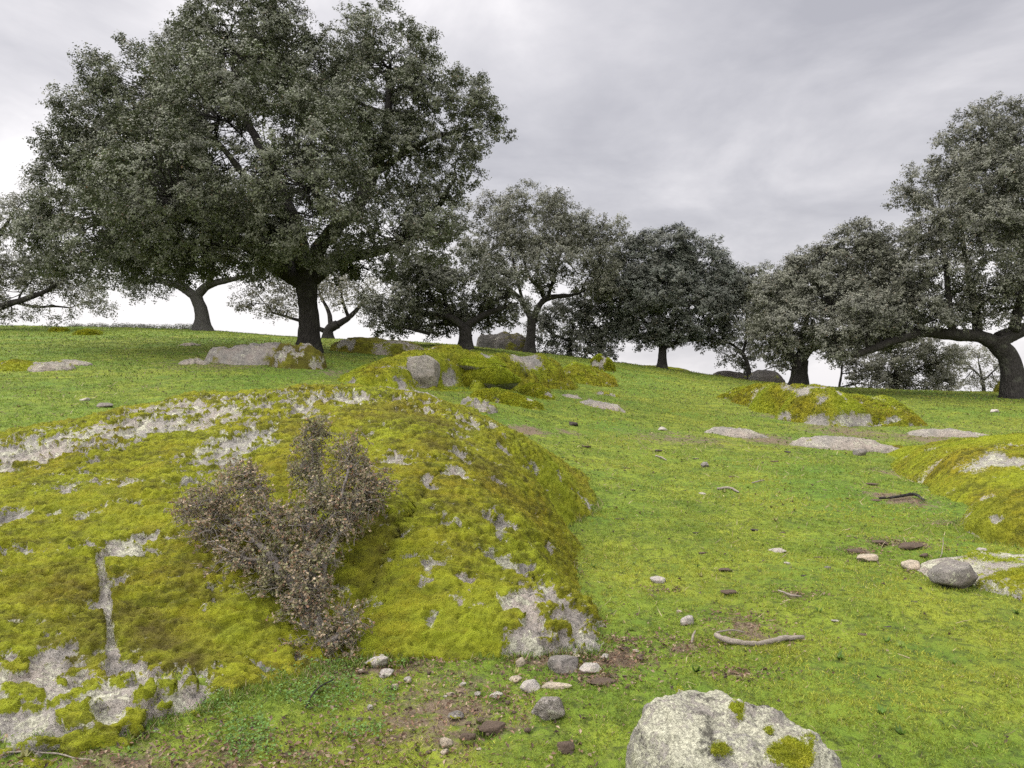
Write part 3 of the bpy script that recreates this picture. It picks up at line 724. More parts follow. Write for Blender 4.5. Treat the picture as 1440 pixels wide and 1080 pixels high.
def build_trees():
    oak('tallest holm oak, broad dense crown over a single dark trunk behind the boulders', (435, 496),
        [[(435, 505, 0, .32), (434, 470, 0, .30), (433, 430, 0, .29), (430, 395, 0, .31), (428, 378, 0, .30)],
         [(430, 400, 0, .26), (400, 382, -.2, .22), (355, 350, -.8, .17), (300, 322, -1.6, .12), (230, 300, -1.5, .08), (160, 300, -1, .05)],
         [(428, 385, 0, .24), (420, 330, .2, .20), (390, 260, .5, .16), (350, 180, .6, .12), (330, 90, .4, .07)],
         [(430, 385, 0, .24), (455, 340, -.4, .2), (500, 290, -.2, .19), (525, 240, 0, .17), (545, 170, .2, .12), (545, 100, .3, .06)],
         [(436, 395, 0, .2), (480, 365, .4, .17), (540, 350, .8, .13), (600, 310, 1, .09), (640, 250, 1, .05)],
         [(428, 385, .2, .2), (380, 340, 1.4, .16), (300, 280, 2.4, .11), (220, 220, 2.6, .06)],
         [(520, 250, 0, .11), (570, 215, .1, .09), (620, 190, .5, .07), (665, 180, .8, .04)],
         [(425, 380, -.2, .17), (400, 310, -1.6, .13), (340, 240, -2.4, .09), (300, 190, -2.4, .05)]],
        [(335, 55, 80, 70, 0), (345, 10, 60, 40, .3), (390, 40, 40, 50, .4), (215, 125, 85, 75, -.5), (145, 195, 70, 80, 0), (115, 280, 60, 62, .3), (100, 345, 55, 42, .5), (75, 330, 28, 30, .2),
         (330, 170, 120, 105, -3), (250, 262, 110, 92, -3.4), (415, 250, 100, 115, -3.2), (180, 325, 82, 55, -1.8), (300, 345, 105, 48, -1.8), (430, 320, 90, 60, -2.6), (230, 370, 80, 28, -.6), (150, 375, 55, 24, .4),
         (545, 80, 62, 66, .5), (488, 60, 34, 40, 1), (600, 125, 46, 52, 0), (652, 150, 42, 44, .8), (690, 180, 22, 22, .8), (580, 218, 48, 50, 0), (642, 232, 34, 42, 1), (555, 325, 72, 50, -1), (612, 320, 40, 50, .5), (508, 165, 44, 60, -1.2), (575, 160, 30, 30, .6), (655, 195, 26, 22, .3), (620, 275, 36, 26, .4), (446, 105, 46, 52, .5), (468, 150, 42, 50, 0), (40, 330, 24, 24, .2), (70, 365, 30, 20, .3),
         (310, 110, 110, 75, 2.6), (310, 240, 150, 100, 3.6), (535, 230, 66, 70, 3), (200, 240, 95, 85, 2.6), (400, 150, 60, 70, 2.2), (380, 365, 70, 30, 1.5), (500, 375, 60, 24, .6)],
        leaf=.066, wd=.041, nleaf=270, rc=.38, dens=.92, fill=.26, flare=1.45, holes=[(335, 215, 45, .72), (380, 170, 30, .7), (300, 160, 22, .6), (420, 210, 22, .6), (545, 235, 26, .6), (450, 345, 20, .5), (620, 170, 16, .5)])
    oak('open oak leaning in at the left edge, its low boughs feathering over the crest', (-45, 470),
        [[(-45, 470, 0, .3), (-40, 448, 0, .26), (-20, 440, 0, .22)], [(-20, 440, 0, .17), (20, 425, -.2, .13), (60, 412, -.3, .1), (95, 390, -.2, .06)],
         [(-20, 440, 0, .17), (-30, 390, .4, .14), (-10, 340, .5, .1), (20, 300, .5, .05)], [(20, 425, 0, .08), (55, 432, .3, .06), (100, 432, .3, .03)]],
        [(-60, 320, 90, 60, 0), (0, 330, 60, 40, -.5), (35, 300, 30, 28, 0), (60, 275, 24, 20, .2), (10, 370, 50, 34, .3), (60, 350, 36, 30, .6), (70, 395, 40, 22, 0), (105, 415, 45, 18, .2), (15, 440, 32, 12, .3), (65, 440, 36, 10, -.3), (-50, 400, 60, 40, 1), (125, 432, 26, 9, .2), (30, 340, 44, 36, .8), (30, 390, 50, 28, .6), (85, 375, 40, 26, .4), (10, 300, 34, 22, .2)],
        Y=34, leaf=.085, wd=.048, nleaf=150, rc=.5, dens=.8, fill=.4, tint=(.062, .066, .042), light=.3)
    oak('oak on the skyline whose pale grey trunk forks low, seen under the tallest crown', (286, 461),
        [[(287, 462, 0, .36), (283, 440, 0, .31), (278, 424, 0, .31), (274, 414, 0, .34)], [(274, 416, 0, .24), (255, 404, 0, .2), (235, 398, .3, .15), (205, 396, .6, .08), (180, 400, .6, .05)],
         [(276, 416, 0, .24), (292, 402, 0, .2), (315, 394, -.3, .15), (350, 388, -.4, .08)], [(255, 404, 0, .13), (250, 380, .8, .1), (240, 350, 1, .06)], [(292, 402, 0, .13), (300, 375, -.8, .1), (305, 340, -1, .06)]],
        [(190, 396, 52, 16, 0), (150, 402, 34, 11, .3), (225, 380, 50, 22, .5), (280, 365, 60, 26, -.8), (340, 375, 42, 18, -.3), (240, 340, 80, 35, .5), (310, 330, 70, 35, .5), (205, 412, 26, 9, .2), (365, 385, 30, 10, 0)],
        Y=39, leaf=.095, wd=.055, nleaf=135, rc=.55, dens=.9, bark='palebark', flare=1.9, light=.14)
    oak('sparse crooked oak peeping out behind the trunk of the tallest oak', (462, 474),
        [[(455, 474, 0, .28), (462, 464, 0, .24), (475, 456, 0, .22)], [(475, 456, 0, .18), (492, 446, 0, .14), (505, 432, .2, .1), (512, 415, .3, .06)], [(466, 462, 0, .15), (462, 440, .4, .11), (450, 415, .6, .06)],
         [(455, 465, 0, .13), (420, 450, .2, .09), (380, 440, .4, .05)], [(490, 446, 0, .1), (482, 425, -.2, .07), (478, 400, -.3, .04)]],
        [(365, 425, 36, 28, 0), (400, 440, 30, 18, -.3), (345, 405, 24, 15, .2), (390, 405, 40, 24, .4), (430, 400, 36, 24, .6), (470, 400, 40, 22, .4), (505, 405, 34, 22, 0), (485, 425, 30, 14, -.5), (525, 420, 26, 20, .4), (450, 380, 60, 22, .8)],
        Y=40, leaf=.09, wd=.052, nleaf=125, rc=.5, dens=.75, fill=.45, tint=(.066, .064, .036), light=.28)
    oak('dark spreading oak forking in a wide V just behind the mossy outcrop', (655, 472),
        [[(655, 478, 0, .26), (654, 466, 0, .24), (652, 458, 0, .22)], [(652, 460, 0, .17), (632, 446, 0, .14), (605, 440, .2, .1), (575, 430, .2, .05)], [(654, 460, 0, .17), (672, 448, 0, .13), (700, 436, .2, .1), (730, 425, .3, .05)],
         [(632, 446, 0, .11), (625, 420, .4, .08), (620, 395, .6, .05)], [(605, 470, 0, .07), (575, 462, 0, .06), (548, 455, 0, .03)]],
        [(560, 430, 44, 34, 0), (540, 452, 26, 18, -.2), (600, 405, 50, 30, -.4), (650, 390, 60, 34, .2), (700, 405, 44, 26, .4), (590, 445, 46, 22, .8), (640, 435, 44, 20, 1.2), (720, 430, 36, 20, .8), (580, 375, 50, 34, .6), (690, 450, 40, 16, 1.4), (620, 455, 60, 14, 1.6), (560, 462, 30, 10, 1)],
        Y=31, leaf=.082, wd=.05, nleaf=215, rc=.42, dens=1.0, tint=(.045, .052, .030), light=.1)
    oak('oak with a tall loose crown on a slim trunk that forks into two rising limbs', (744, 484),
        [[(740, 490, 0, .24), (746, 470, 0, .2), (748, 455, 0, .19), (748, 448, 0, .2)], [(747, 450, 0, .14), (735, 425, .1, .12), (718, 410, .2, .1), (690, 392, .2, .06)], [(749, 450, 0, .16), (758, 430, 0, .14), (768, 420, 0, .13), (790, 415, .2, .1), (815, 412, .3, .05)],
         [(766, 420, 0, .11), (758, 405, 0, .09), (745, 390, .2, .07), (730, 350, .4, .04)], [(770, 420, 0, .09), (780, 385, -.3, .07), (790, 345, -.4, .04)], [(735, 425, 0, .08), (725, 380, -.5, .06), (715, 330, -.6, .03)]],
        [(735, 310, 55, 46, 0), (690, 320, 36, 40, .3), (710, 290, 30, 25, -.3), (770, 290, 30, 25, -.2), (790, 325, 42, 36, .2), (835, 335, 40, 32, .4), (860, 320, 20, 20, .3), (820, 375, 42, 32, -.3), (770, 360, 48, 34, -.8), (715, 365, 44, 34, -.8), (690, 380, 34, 26, .4), (835, 405, 34, 20, .3), (780, 395, 40, 18, -.4), (670, 345, 26, 40, .6), (760, 330, 60, 40, 1.4), (845, 370, 30, 30, .9)],
        Y=35, leaf=.082, wd=.05, nleaf=190, rc=.46, dens=.92, fill=.4, bark='bark', tint=(.068, .072, .050), light=.28)
    oak('round-crowned dark oak on a short straight trunk beside the gap of sky', (931, 514),
        [[(931, 517, 0, .22), (931, 500, 0, .19), (932, 488, 0, .19)], [(932, 490, 0, .13), (918, 470, 0, .11), (900, 440, .2, .08), (890, 400, .2, .04)], [(933, 488, 0, .14), (945, 460, 0, .11), (950, 420, 0, .08), (945, 370, 0, .04)], [(934, 488, 0, .12), (960, 478, .1, .1), (985, 462, .1, .08), (1005, 440, .1, .04)]],
        [(925, 360, 44, 36, 0), (890, 375, 32, 36, 0), (945, 350, 34, 25, -.2), (905, 345, 24, 18, .2), (985, 375, 40, 36, .4), (1010, 400, 32, 34, .5), (1020, 430, 24, 26, .4), (885, 420, 38, 38, -.4), (940, 410, 50, 40, -1), (985, 430, 40, 36, -.6), (900, 460, 36, 22, -.4), (955, 465, 40, 18, -.6), (865, 440, 28, 34, .3), (1000, 465, 28, 16, .4), (940, 400, 70, 46, 1.2), (930, 480, 40, 8, .3), (866, 395, 28, 36, .5), (1030, 405, 30, 30, .7)],
        Y=36.5, leaf=.085, wd=.052, nleaf=230, rc=.42, dens=1.1, fill=.4, tint=(.036, .046, .036), light=.06)
    oak('low dark thicket-like oak with foliage down to the grass behind the mossy ridge', (800, 500),
        [[(800, 508, 0, .14), (802, 480, 0, .11), (806, 455, 0, .07)], [(802, 480, 0, .07), (830, 465, 0, .06), (860, 455, 0, .03)], [(801, 480, 0, .07), (775, 468, 0, .05), (760, 455, 0, .03)]],
        [(770, 470, 26, 32, 0), (800, 450, 36, 32, 0), (840, 450, 38, 26, .2), (815, 484, 34, 22, -.3), (845, 486, 26, 18, -.2), (860, 468, 22, 16, .2), (780, 495, 26, 14, -.4), (830, 425, 30, 18, .5)],
        Y=37.5, leaf=.09, wd=.055, nleaf=210, rc=.44, dens=1.0, tint=(.040, .048, .034), light=.1)
    oak('small oak with a thin bare stem leaning beside the gap of sky', (1056, 530),
        [[(1056, 534, 0, .13), (1050, 510, 0, .1), (1042, 494, 0, .09)], [(1042, 494, 0, .07), (1025, 482, 0, .06), (1005, 478, 0, .03)], [(1044, 498, 0, .07), (1050, 470, .2, .06), (1050, 430, .2, .04)]],
        [(1050, 410, 34, 32, 0), (1075, 395, 28, 22, .2), (1040, 450, 32, 28, -.3), (1020, 478, 24, 14, 0), (1000, 488, 18, 9, 0), (1065, 455, 36, 26, .5), (1030, 500, 20, 12, .4), (1048, 505, 20, 16, .9), (1090, 430, 30, 30, .6), (1072, 402, 36, 26, 0), (1050, 435, 34, 34, .3), (1035, 415, 28, 30, .4)],
        Y=37, leaf=.085, wd=.05, nleaf=185, rc=.44, dens=.9, fill=.4, tint=(.050, .056, .036), light=.15)
    oak('wide dark oak whose foliage hangs low over a squat trunk, right of the sky gap', (1122, 534),
        [[(1122, 540, 0, .34), (1124, 520, 0, .3), (1126, 506, 0, .28)], [(1126, 508, 0, .2), (1140, 490, 0, .17), (1165, 478, 0, .14), (1200, 455, .1, .08)], [(1122, 508, 0, .2), (1105, 490, 0, .16), (1090, 465, .1, .1), (1080, 430, .2, .05)], [(1124, 508, 0, .16), (1130, 470, .5, .12), (1140, 420, .5, .07), (1150, 370, .4, .04)],
         [(1130, 505, -.2, .05), (1120, 520, -.8, .04), (1095, 516, -1.2, .025), (1075, 520, -1.3, .012)]],
        [(1110, 410, 40, 34, 0), (1080, 430, 30, 36, .2), (1150, 385, 46, 36, .2), (1195, 360, 44, 36, .3), (1215, 335, 34, 22, .2), (1240, 360, 36, 36, .2), (1170, 430, 56, 40, -1), (1110, 460, 46, 34, -.8), (1230, 425, 52, 42, -.8), (1180, 470, 46, 20, -.4), (1085, 485, 28, 20, 0), (1240, 470, 44, 18, -.2), (1140, 480, 34, 14, .2), (1270, 400, 36, 40, .2), (1180, 400, 90, 50, 1.6), (1100, 505, 26, 16, .5)],
        Y=30, leaf=.078, wd=.047, nleaf=215, rc=.40, dens=1.05, fill=.35, tint=(.054, .058, .040), light=.2)
    oak('big oak at the right edge sending one long thick limb level over the grass', (1428, 530),
        [[(1432, 540, 0, .42), (1420, 508, 0, .36), (1408, 490, 0, .34), (1402, 474, 0, .4)], [(1404, 484, 0, .28), (1375, 473, 0, .24), (1340, 471, -.1, .21), (1300, 467, -.25, .19), (1265, 478, -.4, .16), (1225, 491, -.3, .13), (1200, 500, -.3, .10), (1180, 493, -.2, .07), (1160, 488, 0, .04)],
         [(1406, 478, 0, .32), (1425, 468, .2, .28), (1460, 455, .3, .22), (1510, 420, .5, .12)], [(1340, 468, -.1, .14), (1335, 430, -.3, .11), (1330, 370, -.3, .08), (1320, 300, -.2, .04)], [(1375, 472, 0, .17), (1372, 430, .4, .14), (1360, 380, .5, .1), (1350, 300, .4, .05)],
         [(1425, 466, 0, .19), (1440, 400, -.2, .16), (1435, 320, -.3, .11), (1420, 230, -.2, .05)], [(1300, 468, -.2, .09), (1285, 440, .3, .07), (1270, 410, .4, .04)], [(1460, 455, .3, .13), (1500, 360, .4, .1), (1500, 260, .2, .06)]],
        [(1375, 190, 44, 36, 0), (1430, 185, 50, 42, .2), (1340, 230, 40, 36, -.2), (1300, 265, 36, 30, .1), (1275, 285, 22, 18, .2), (1400, 250, 56, 46, -1.4), (1330, 300, 50, 38, -1), (1300, 330, 36, 34, .2), (1390, 330, 60, 44, -1.6), (1450, 290, 50, 60, -1), (1330, 370, 50, 36, -.6), (1290, 385, 40, 34, .3), (1410, 400, 60, 36, -.8), (1350, 420, 44, 24, .4), (1290, 430, 44, 26, -.2), (1470, 370, 60, 60, .2), (1520, 300, 90, 100, .2), (1490, 200, 70, 50, .6), (1400, 280, 90, 80, 2), (1250, 440, 40, 22, -.3), (1210, 465, 32, 16, -.3), (1430, 430, 30, 18, .5), (1400, 160, 30, 16, .2), (1450, 165, 30, 18, .2), (1215, 440, 40, 28, -.4), (1340, 445, 50, 16, .3), (1180, 470, 34, 18, -.2), (1390, 440, 40, 20, .2), (1160, 500, 26, 12, 0), (1245, 470, 40, 20, .5), (1170, 478, 30, 20, -.4), (1222, 478, 26, 14, .3), (1310, 448, 40, 16, -.5), (1270, 455, 30, 14, -.6)],
        Y=28, leaf=.074, wd=.044, nleaf=200, rc=.40, dens=.92, fill=.38, tint=(.058, .062, .046), light=.22)
    oak('bushy oak with foliage to the ground seen under the long level limb', (1262, 548),
        [[(1262, 556, 0, .1), (1260, 530, 0, .08), (1258, 505, 0, .05)], [(1180, 548, 0, .06), (1182, 525, .1, .05), (1180, 495, .1, .03)]],
        [(1215, 520, 30, 24, 0), (1255, 512, 36, 28, .2), (1295, 520, 34, 26, 0), (1270, 490, 46, 22, .4), (1240, 538, 34, 16, -.3), (1290, 540, 34, 14, -.2), (1315, 530, 22, 20, .3), (1190, 500, 18, 20, .4), (1320, 500, 26, 16, .6)],
        Y=37, leaf=.085, wd=.052, nleaf=200, rc=.44, dens=1.0, tint=(.052, .054, .032), light=.2)
    oak('thin pale tree with see-through twigs beyond the crest at the right', (1385, 553),
        [[(1385, 562, 0, .1), (1383, 545, 0, .09), (1380, 530, 0, .07), (1376, 510, 0, .04)], [(1381, 532, 0, .05), (1365, 515, .2, .04), (1350, 500, .2, .02)], [(1382, 536, 0, .05), (1400, 520, .2, .04), (1412, 505, .2, .02)]],
        [(1350, 505, 26, 16, 0), (1380, 500, 26, 14, .2), (1405, 515, 18, 12, 0), (1360, 530, 22, 12, .3), (1395, 540, 20, 9, .1), (1335, 520, 20, 14, .4), (1345, 545, 26, 7, -.3), (1405, 548, 24, 8, -.2)],
        Y=42, leaf=.085, wd=.048, nleaf=125, rc=.5, dens=1.1, fill=.5, tint=(.085, .085, .062), light=.4, bark='palebark')

# ------------------------------------------------------------------ the dry shrub on the boulder
def build_shrub():
    b = gp(425, 940); Y = 4.16; b = np.array([(425 - CX) / F * Y, Y, float(G(( 425 - CX) / F * Y, Y)[0])])
    root = thing('shrub', b, 'grey-brown stunted shrub with a twisted stem and small brittle leaves against the domed boulder', 'shrub')
    limbs = [[(432, 955, 0, .045), (436, 900, .06, .042), (428, 850, .12, .045), (436, 805, .22, .036), (434, 770, .3, .03)],
             [(440, 950, .0, .028), (446, 900, .05, .026), (444, 850, .12, .022), (452, 800, .25, .02), (480, 745, .4, .016), (505, 690, .55, .009)],
             [(432, 860, .12, .03), (410, 815, .2, .028), (385, 785, .28, .022), (345, 745, .42, .015), (300, 715, .5, .008)],
             [(434, 790, .26, .022), (438, 730, .45, .016), (440, 660, .65, .011), (440, 610, .8, .006)],
             [(410, 815, .2, .017), (400, 760, .35, .013), (375, 705, .5, .009), (345, 670, .6, .005)],
             [(425, 940, -.05, .02), (402, 925, -.1, .014), (392, 945, -.12, .008)], [(440, 920, -.04, .02), (470, 895, -.08, .014), (500, 880, -.08, .008)],
             [(434, 780, .28, .016), (465, 735, .42, .012), (490, 660, .6, .008), (485, 620, .7, .005)],
             [(385, 785, .28, .014), (350, 790, .25, .01), (310, 770, .3, .006)]]
    mb = MB(); pts = []
    for li, L in enumerate(limbs):
        P = np.array([W(p[0], p[1], Y + p[2]) for p in L]); R = np.array([p[3] for p in L])
        if li in (0, 1): P[0][2] = b[2] - .06
        P, R = smooth_line(P, R, 7); P = P + np.stack([perlin(P * 6 + li, 300), perlin(P * 6 + 5, 301), perlin(P * 6 + 9, 302)], 1) * .035
        tube(mb, P - b, R, 10, (.5, .5, .5), .3, li); pts.append(np.column_stack([P, R]))
    allp = np.vstack(pts)
    lobes = [(440, 628, 28, 46, .72, .14), (452, 600, 20, 26, .8, .1), (428, 665, 26, 34, .66, .13), (492, 650, 34, 46, .62, .16), (525, 668, 30, 26, .6, .13), (500, 700, 46, 44, .5, .2), (470, 735, 44, 40, .4, .2), (530, 700, 22, 24, .55, .1),
             (345, 690, 44, 36, .52, .18), (335, 660, 28, 20, .6, .1), (295, 705, 40, 34, .5, .16), (258, 705, 18, 22, .52, .08), (300, 745, 50, 34, .42, .17), (365, 735, 46, 40, .36, .2), (420, 730, 40, 36, .36, .2), (448, 690, 32, 34, .5, .16), (560, 680, 14, 14, .6, .06), (240, 720, 12, 14, .5, .06), (330, 795, 44, 32, .25, .14),
             (390, 785, 40, 34, .2, .16), (370, 830, 36, 22, .12, .1), (450, 790, 36, 30, .2, .15), (432, 830, 36, 40, .04, .10), (425, 790, 30, 30, .14, .1), (450, 890, 40, 36, -.06, .12), (490, 870, 34, 34, -.03, .1), (480, 915, 28, 22, -.1, .08), (410, 920, 24, 24, -.12, .08), (415, 850, 30, 30, .02, .1)]
    pos, N, C = [], [], []
    for i, (cx, cy, rx, ry, dy, rd) in enumerate(lobes):
        c = W(cx, cy, Y + dy); r = np.array([rx / F * (Y + dy), rd, ry / F * (Y + dy)])
        vol = r.prod() ** (1 / 3) / .15
        nt = int(62 * vol ** 2)
        for k in range(nt):
            d = nrm(rng.normal(size=3)); tip = c + d * r * rng.uniform(.55, 1.12)
            s = int(np.argmin(np.linalg.norm(allp[:, :3] - (tip * .5 + c * .5), axis=1) + .05 * rng.random(len(allp)))); a = allp[s, :3] * .45 + c * .55 + rng.normal(size=3) * .3 * r if rng.random() < .75 else allp[s, :3]
            m = (a + tip) * .5 + rng.normal(size=3) * .018
            P, R = smooth_line([a, m, tip], [.0026, .0019, .0009], 4); P = P + rng.normal(size=P.shape) * .003
            tube(mb, P - b, R, 3, (.5, .5, .5))
            for j in range(3):                                # side twigs, stiff and short
                q = P[rng.integers(3, len(P))]; e = q + nrm(d + rng.normal(size=3) * .9) * rng.uniform(.02, .06)
                tube(mb, np.array([q, (q + e) / 2 + rng.normal(size=3) * .004, e]) - b, np.array([.0013, .0011, .0008]), 3)
                nl = rng.integers(3, 9) if not (12 < i < 0) else 2
                for _ in range(nl):
                    t = rng.random(); pos.append(q * (1 - t) + e * t + rng.normal(size=3) * .006); N.append(nrm(d * .5 + np.array([0, 0, .4]) + rng.normal(size=3) * .7)); C.append(i)
    mb.build('stem', MAT['twig'], root, smooth=True)
    pos, N, C = np.array(pos), np.array(N), np.array(C); n = len(pos)
    pal = np.array([[.150, .132, .088], [.118, .128, .066], [.205, .180, .128], [.165, .108, .068], [.080, .100, .046], [.32, .28, .21]])
    w = np.array([.28, .26, .16, .12, .12, .06]); green = np.isin(C, (0, 1, 2, 15, 19, 20, 21))
    k = rng.choice(6, n, p=w); k[green & (rng.random(n) < .5)] = 1
    c = pal[k] * np.array([1.15, 1.02, .92]) * (.8 + .85 * rng.random((n, 1)))
    lm = MB(); leaves(lm, pos - b, N, rng.uniform(.012, .026, n), rng.uniform(.008, .017, n), c, .2)
    lm.build('foliage', MAT['shrubleaf'], root)
    print('shrub leaves', n)

def build_scrub():
    for k in range(15):
        px = 102 + k * 12.5 + rng.uniform(-4, 4); Y = rng.uniform(46, 50); x = (px - CX) / F * Y
        s = (HY - 458 + rng.uniform(-5.5, -2.2)) / F; top = CZ + s * Y; r = np.array([rng.uniform(.3, .6), .35, .3]); z0 = top - r[2]
        n = 700; d = nrm(rng.normal(size=(n, 3))); pos = np.array([0, 0, r[2]]) + d * r * rng.uniform(.5, 1.05, (n, 1))
        mb = MB(); P, R = smooth_line([(0, 0, float(G(x, Y)[0]) - z0 - .1), (.03, 0, r[2])], [.04, .02], 3); tube(mb, P, R, 5, np.array([.05, .04, .03]))
        leaves(mb, pos, nrm(d + rng.normal(size=(n, 3)) * .5 + np.array([0, 0, .4])), rng.uniform(.05, .1, n), rng.uniform(.03, .06, n), np.array([.055, .062, .042]) * rng.uniform(.6, 1.4, (n, 1)))
        o = mb.build('scrub_bush', MAT['leaf']); o.location = (x, Y, z0); tag(o, 'low dark bush peeping over the left skyline under the tallest crown', 'bush', 'low bushes along the left skyline')

# ------------------------------------------------------------------ ground, grass
SOIL = [(620, 1010, 160, 1.0, .60), (530, 935, 110, .5, .75), (700, 985, 60, .7, .5), (860, 925, 60, .7, .85), (845, 955, 50, .5, .7), (880, 900, 30, .5, .6), (200, 1075, 230, .35, .58), (420, 1060, 160, .4, .45), (760, 925, 70, .4, .8),
        (1050, 885, 70, .9, .62), (960, 910, 50, .5, .6), (1040, 950, 40, .5, .5), (740, 606, 40, 1.5, .8), (800, 608, 30, 1.2, .6), (960, 618, 120, .9, .55), (1080, 618, 60, 1.6, .68), (1190, 607, 100, 1.4, .6), (1310, 618, 80, 1.6, .66), (1300, 600, 150, 1.2, .35),
        (1265, 700, 40, 2.2, .75), (1255, 665, 30, 2, .6), (1290, 704, 30, 1., .6), (1245, 763, 30, .7, .8), (1280, 765, 34, .7, .85), (1215, 776, 26, .8, .8), (1330, 735, 40, .6, .6), (1090, 585, 60, 1, .5), (855, 568, 60, 1, .4), (340, 505, 110, 2.2, .55), (230, 510, 60, 1.5, .35), (1120, 838, 30, .6, .5), (1330, 810, 50, .6, .5), (930, 830, 20, .6, .5),
        (480, 525, 70, 1.5, .5), (520, 545, 60, 1.2, .4), (960, 565, 14, 1, .4), (1040, 870, 30, 1, .5), (820, 880, 26, 1.5, .6), (800, 800, 18, 2.5, .5), (800, 760, 16, 2, .5), (640, 560, 40, 1, .3)]
def soil_at(X, Y):
    o = np.zeros(len(X))
    for s in SOILW: o = np.maximum(o, s[4] * np.exp(-((X - s[0]) / s[2]) ** 2 - ((Y - s[1]) / s[3]) ** 2))
    return o

def on_rock(X, Y, grow=1.0):
    m = np.zeros(len(X), bool)
    box = (X > -6.6) & (X < 1.5) & (Y > 2.8) & (Y < 11)
    if box.any():
        Q = np.stack([X[box], Y[box]], 1); m[box] = big_smooth(Q) > G0(Q[:, 0], Q[:, 1]) + .0
    for lo, st, M in ROCKS_M:
        i, j = ((X - lo[0]) / st).astype(int), ((Y - lo[1]) / st).astype(int); ok = (i >= 0) & (j >= 0) & (i < M.shape[0]) & (j < M.shape[1]); m[ok] |= M[i[ok], j[ok]]
    for (cx, cy, a, b, rot) in ROCKS:
        c, s = math.cos(rot), math.sin(rot); dx, dy = X - cx, Y - cy
        m |= ((dx * c + dy * s) / a) ** 2 + ((-dx * s + dy * c) / b) ** 2 < .72 * grow
    return m

def micro(p, so): return .016 * fbm(p * 4.5, 3, 91, .6) + .010 * np.abs(perlin(p * 11, 92)) - .018 * so

def build_ground():
    th = np.concatenate([np.linspace(-.72, .72, 420), np.linspace(.73, 2 * math.pi - .73, 90)])
    r = np.concatenate([[.02], np.exp(np.linspace(math.log(.6), math.log(70), 400)), np.exp(np.linspace(math.log(75), math.log(2500), 40))])
    R, T = np.meshgrid(r, th, indexing='ij'); X = (R * np.sin(T)).ravel(); Y = (R * np.cos(T)).ravel()
    z = G(X, Y); p = np.stack([X, Y, X * 0], 1)
    rr = np.hypot(X, Y); nearw = 1 - sstep(25, 60, rr)
    so = soil_at(X, Y)
    z = z + nearw * micro(p, so)
    nr, nt = len(r), len(th)
    i = np.arange(nr - 1)[:, None] * nt; j = np.arange(nt)[None]; j2 = (j + 1) % nt
    q = np.stack([i + j, i + j2, i + nt + j2, i + nt + j], -1).reshape(-1, 4)[:, ::-1]
    mb = MB(); mb.add(np.stack([X, Y, z], 1), q, None, soil=so)
    o = mb.build('ground', MAT['ground'], smooth=True); tag(o, 'grazed green hillside rising to a bare crest', 'ground', None, 'structure')

